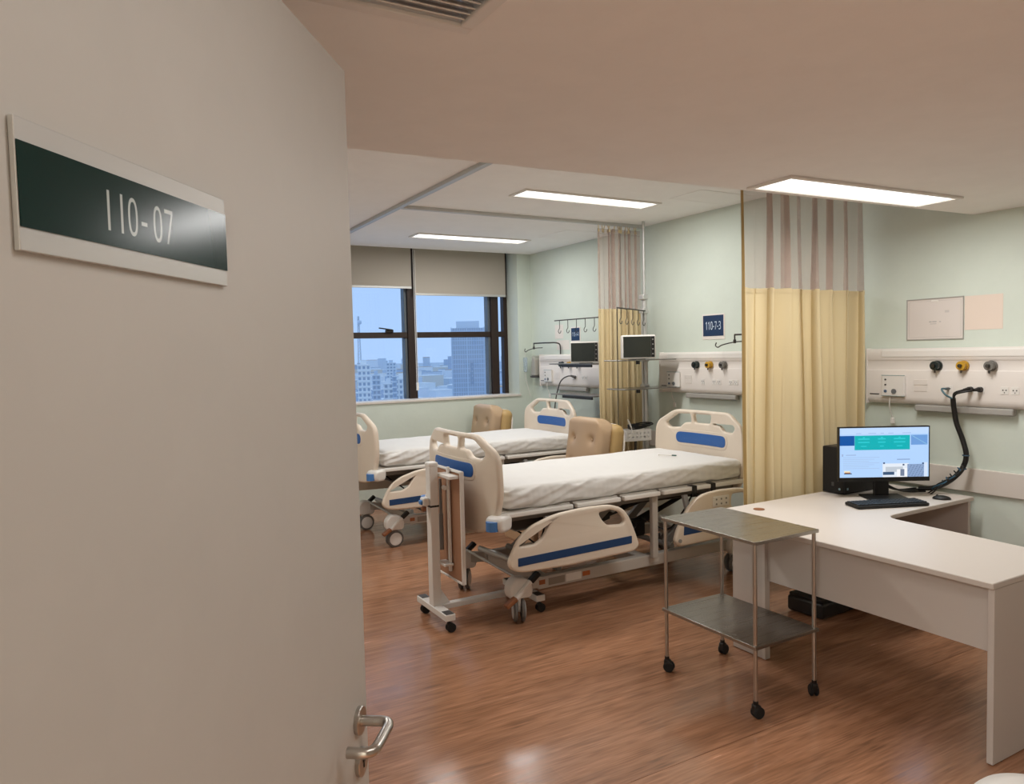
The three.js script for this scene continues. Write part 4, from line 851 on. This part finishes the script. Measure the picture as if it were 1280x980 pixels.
// ============================================================ STEEL TROLLEY
{
  const o = thing('instrument_trolley', 'two-shelf steel trolley on black casters before the desk', 'trolley', [2.75, 0, -2.605]);
  const hx = 0.205, hz = 0.302, TY = 0.812, LY = 0.335;
  const tray = (name, y, lip) => {
    const t = mesh(name, [rb(-hx - 0.008, hx + 0.008, y - 0.004, y, -hz - 0.008, hz + 0.008, 0.001)], name === 'top_tray' ? M.steelBrushed : M.steelShelf, o);
    mesh('tray_lip', [rb(-hx - 0.010, hx + 0.010, y - lip, y - 0.001, hz + 0.006, hz + 0.010, 0.001), rb(-hx - 0.010, hx + 0.010, y - lip, y - 0.001, -hz - 0.010, -hz - 0.006, 0.001), rb(-hx - 0.010, -hx - 0.006, y - lip, y - 0.001, -hz - 0.006, hz + 0.006, 0.001), rb(hx + 0.006, hx + 0.010, y - lip, y - 0.001, -hz - 0.006, hz + 0.006, 0.001)], M.steelBrushed, t);
  };
  tray('top_tray', TY, 0.016); tray('lower_tray', LY, 0.016);
  for (const sx of [-1, 1]) for (const sz of [-1, 1]) {
    const x = hx * sx - 0.006 * sx, z = hz * sz - 0.006 * sz;
    mesh('leg', rod([x, 0.065, z], [x, TY - 0.006, z], 0.0095, 0.0095, 18), M.steel, o);
    const c = mesh('caster', [rod([x, 0.055, z], [x, 0.08, z], 0.012), smooth(extrude(shapeOf([[-0.016, 0.022], [0.024, 0.018], [0.026, 0.05], [0.012, 0.066], [-0.014, 0.066]], 0.008), 0.030, 0.006)).rotateY(0.6 * sx + 0.4 * sz).translate(x, 0, z)], M.black, o);
    for (const k of [-1, 1]) mesh('wheel', smooth(new THREE.LatheGeometry([[0, -0.008], [0.022, -0.008], [0.027, -0.004], [0.027, 0.004], [0.022, 0.008], [0, 0.008]].map(p => new THREE.Vector2(...p)), 26), 0.6).rotateX(Math.PI / 2).translate(0.010, 0.027, 0.012 * k).rotateY(0.6 * sx + 0.4 * sz).translate(x, 0, z), M.rubber, c);
  }
}

// ============================================================ BIN at the entrance
{
  const o = thing('waste_bin', 'low white bin with a rounded lid near the desk end', 'bin', [2.045, 0, -0.915]);
  mesh('body', smooth(new THREE.LatheGeometry([[0, 0], [0.13, 0], [0.14, 0.01], [0.155, 0.47], [0.150, 0.47], [0.13, 0.02], [0, 0.02]].map(p => new THREE.Vector2(...p)), 48), 0.6), M.white, o);
  mesh('lid', smooth(new THREE.LatheGeometry([[0, 0.525], [0.10, 0.520], [0.148, 0.505], [0.162, 0.49], [0.163, 0.468], [0.157, 0.466], [0, 0.472]].map(p => new THREE.Vector2(...p)), 48), 0.6), M.white, o);
  mesh('pedal', rbox(0.07, 0.012, 0.06, 0.004, -0.15, 0.02, 0), M.black, o);
}

// ============================================================ THE CITY beyond the window (the room is about forty metres up)
{
  const GY = -42;
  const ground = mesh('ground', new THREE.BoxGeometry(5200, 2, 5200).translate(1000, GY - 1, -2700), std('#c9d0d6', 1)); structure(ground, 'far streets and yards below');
  const hazyCityMats = ['#eef0f2', '#dde3ea', '#f6f5f2', '#cfd8e2', '#e6ddd0', '#bcc8d8'].map(h => std(h, 0.9)), names = ['white', 'pale blue', 'off-white', 'blue-grey', 'cream', 'grey'];  // paled wall colours stand in for the haze over the city
  const winM = std('#a9b4c2', 0.6), slabM = std('#f4f4f2', 0.8), roofM = std('#b4bcc6', 0.9), tileM = std('#d8bb9c', 0.9);
  const at = (deg, dist) => [Math.sin(deg * Math.PI / 180) * dist, -Math.cos(deg * Math.PI / 180) * dist];
  // tall office tower with a crown and vertical ribs
  {
    const [x, z] = at(26.42, 420);
    const t = thing('office_tower', 'tall grey-blue office tower with a narrower crown', 'building', [x, GY, z], -26.4 * Math.PI / 180);
    const ribM = std('#cbd4e0', 0.6), H0 = 42 + 1.7 + 14.2;
    mesh('shaft', bx(-9.3, 9.3, 0, H0, -9, 9), std('#b9c0c9', 0.6), t);
    mesh('crown', bx(-6.4, 6.4, H0, H0 + 3.9, -6, 6), hazyCityMats[1], t);
    for (const x0 of [-9.1, -0.6, 9.1]) mesh('pier', bx(x0 - 0.3, x0 + 0.3, 0, H0 + 0.4, 9, 9.4), hazyCityMats[3], t);
    for (let i = 0; i < 14; i++) { const x0 = -8.4 + i * 1.29; mesh('rib', bx(x0 - 0.16, x0 + 0.16, 0, H0, 9, 9.3), ribM, t); }
    for (let i = 0; i < 22; i++) mesh('floor_band', bx(-9.2, 9.2, H0 - 1.9 - i * 2.6, H0 - 1.4 - i * 2.6, 9, 9.25), ribM, t);
    for (let i = 0; i < 5; i++) mesh('facade_mark', bx(1.0, 2.6, H0 - 21 - i * 2.5, H0 - 19.4 - i * 2.5, 9.25, 9.5), winM, t);
  }
  // apartment blocks on the left with slabs and window bays
  const block = (label, deg, dist, top, w, mat, cols) => {
    const [x, z] = at(deg, dist), H = top - GY;
    const b = thing('apartment_block', label, 'building', [x, GY, z], -deg * Math.PI / 180, 'apartment blocks in the city');
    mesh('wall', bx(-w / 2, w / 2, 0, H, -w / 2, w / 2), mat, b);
    mesh('roof_house', bx(-w / 4, w / 5, H, H + 2.6, -w / 4, w / 4), mat, b);
    const fl = Math.min(9, Math.floor(H / 3.1));
    for (let f = 0; f < fl; f++) {
      mesh('floor_slab', bx(-w / 2 - 0.3, w / 2 + 0.3, H - 0.5 - f * 3.1, H - 0.1 - f * 3.1, -w / 2 - 0.3, w / 2 + 0.6), slabM, b);
      for (let c = 0; c < cols; c++) mesh('window', bx(-w / 2 + (c + 0.22) * w / cols, -w / 2 + (c + 0.78) * w / cols, H - 2.6 - f * 3.1, H - 1.0 - f * 3.1, w / 2 - 0.1, w / 2 + 0.12), winM, b);
    }
    return b;
  };
  block('white apartment block standing below the radio mast', 18.45, 430, -3.0, 7.2, hazyCityMats[2], 3);
  block('narrow grey-blue apartment block behind the white one', 19.35, 470, -10.0, 5.0, hazyCityMats[3], 2);
  block('pale apartment block with a stair tower in the window view', 20.25, 455, -15.0, 6.0, hazyCityMats[0], 2);
  block('wide pale apartment block beside the window mullion', 21.35, 440, -11.8, 9.5, hazyCityMats[2], 4);
  block('slim dark slab building between the apartment blocks', 20.72, 424, -9.8, 2.4, hazyCityMats[5], 1);
  block('pale tall apartment house far behind the blocks', 20.5, 760, -5.5, 9.5, hazyCityMats[1], 3);
  {
    const [x, z] = at(18.16, 500), m = thing('radio_mast', 'thin lattice radio mast with a round dish above the blocks', 'mast', [x, GY, z]);
    for (const [a, c] of [[-1.6, -1.6], [1.6, -1.6], [-1.6, 1.6], [1.6, 1.6]]) mesh('mast_leg', rod([a, 0, c], [a * 0.22, 70, c * 0.22], 0.16, 0.12, 6), roofM, m);
    for (let i = 0; i < 14; i++) { const y = 40 + i * 2.1, k = 1.6 * (1 - 0.78 * y / 70); mesh('brace', rod([-k, y, k], [k, y + 2.1, k], 0.09, 0.09, 5), roofM, m); }
    mesh('dish', new THREE.SphereGeometry(1.5, 16, 10).translate(0.4, 66, 1), hazyCityMats[1], m);
  }
  // the spread of low houses up to the horizon
  const spots = [[...at(20.5, 760), 14]];
  for (let i = 0, n = 0; n < 190 && i < 6000; i++) {
    const deg = n < 120 ? 16.5 + rnd() * 14.5 : -6 + rnd() * 22, dist = 560 + 2100 * Math.pow(rnd(), 1.1), [x, z] = at(deg, dist), w = (8 + rnd() * 22) * (0.6 + dist / 1600), d = 10 + rnd() * 20, r = Math.hypot(w, d) / 2 + 2;
    const tall = dist >= 900 && rnd() < 0.22, h = dist < 900 ? 6 + rnd() * 10 : tall ? 18 + rnd() * 24 : 8 + rnd() * 8, turn = rnd() * 1.5, roof = rnd();
    if (spots.some(([a, b, q]) => Math.hypot(a - x, b - z) < q + r)) continue;
    spots.push([x, z, r]);
    const label = 'distant ' + (tall ? 'tall ' : 'low ') + names[n % 6] + ' city building with a ' + (roof < 0.2 ? 'tan' : roof < 0.5 ? 'grey' : 'white') + ' roof';
    const o = thing('city_house', label, 'building', [x, GY, z], turn, 'distant city buildings');
    mesh('wall', bx(-w / 2, w / 2, 0, h, -d / 2, d / 2), hazyCityMats[n % 6], o);
    mesh('roof', bx(-w / 2 - 0.3, w / 2 + 0.3, h, h + 0.7, -d / 2 - 0.3, d / 2 + 0.3), roof < 0.2 ? tileM : roof < 0.5 ? roofM : slabM, o);
    n++;
  }
}
renderer.render(scene, camera);
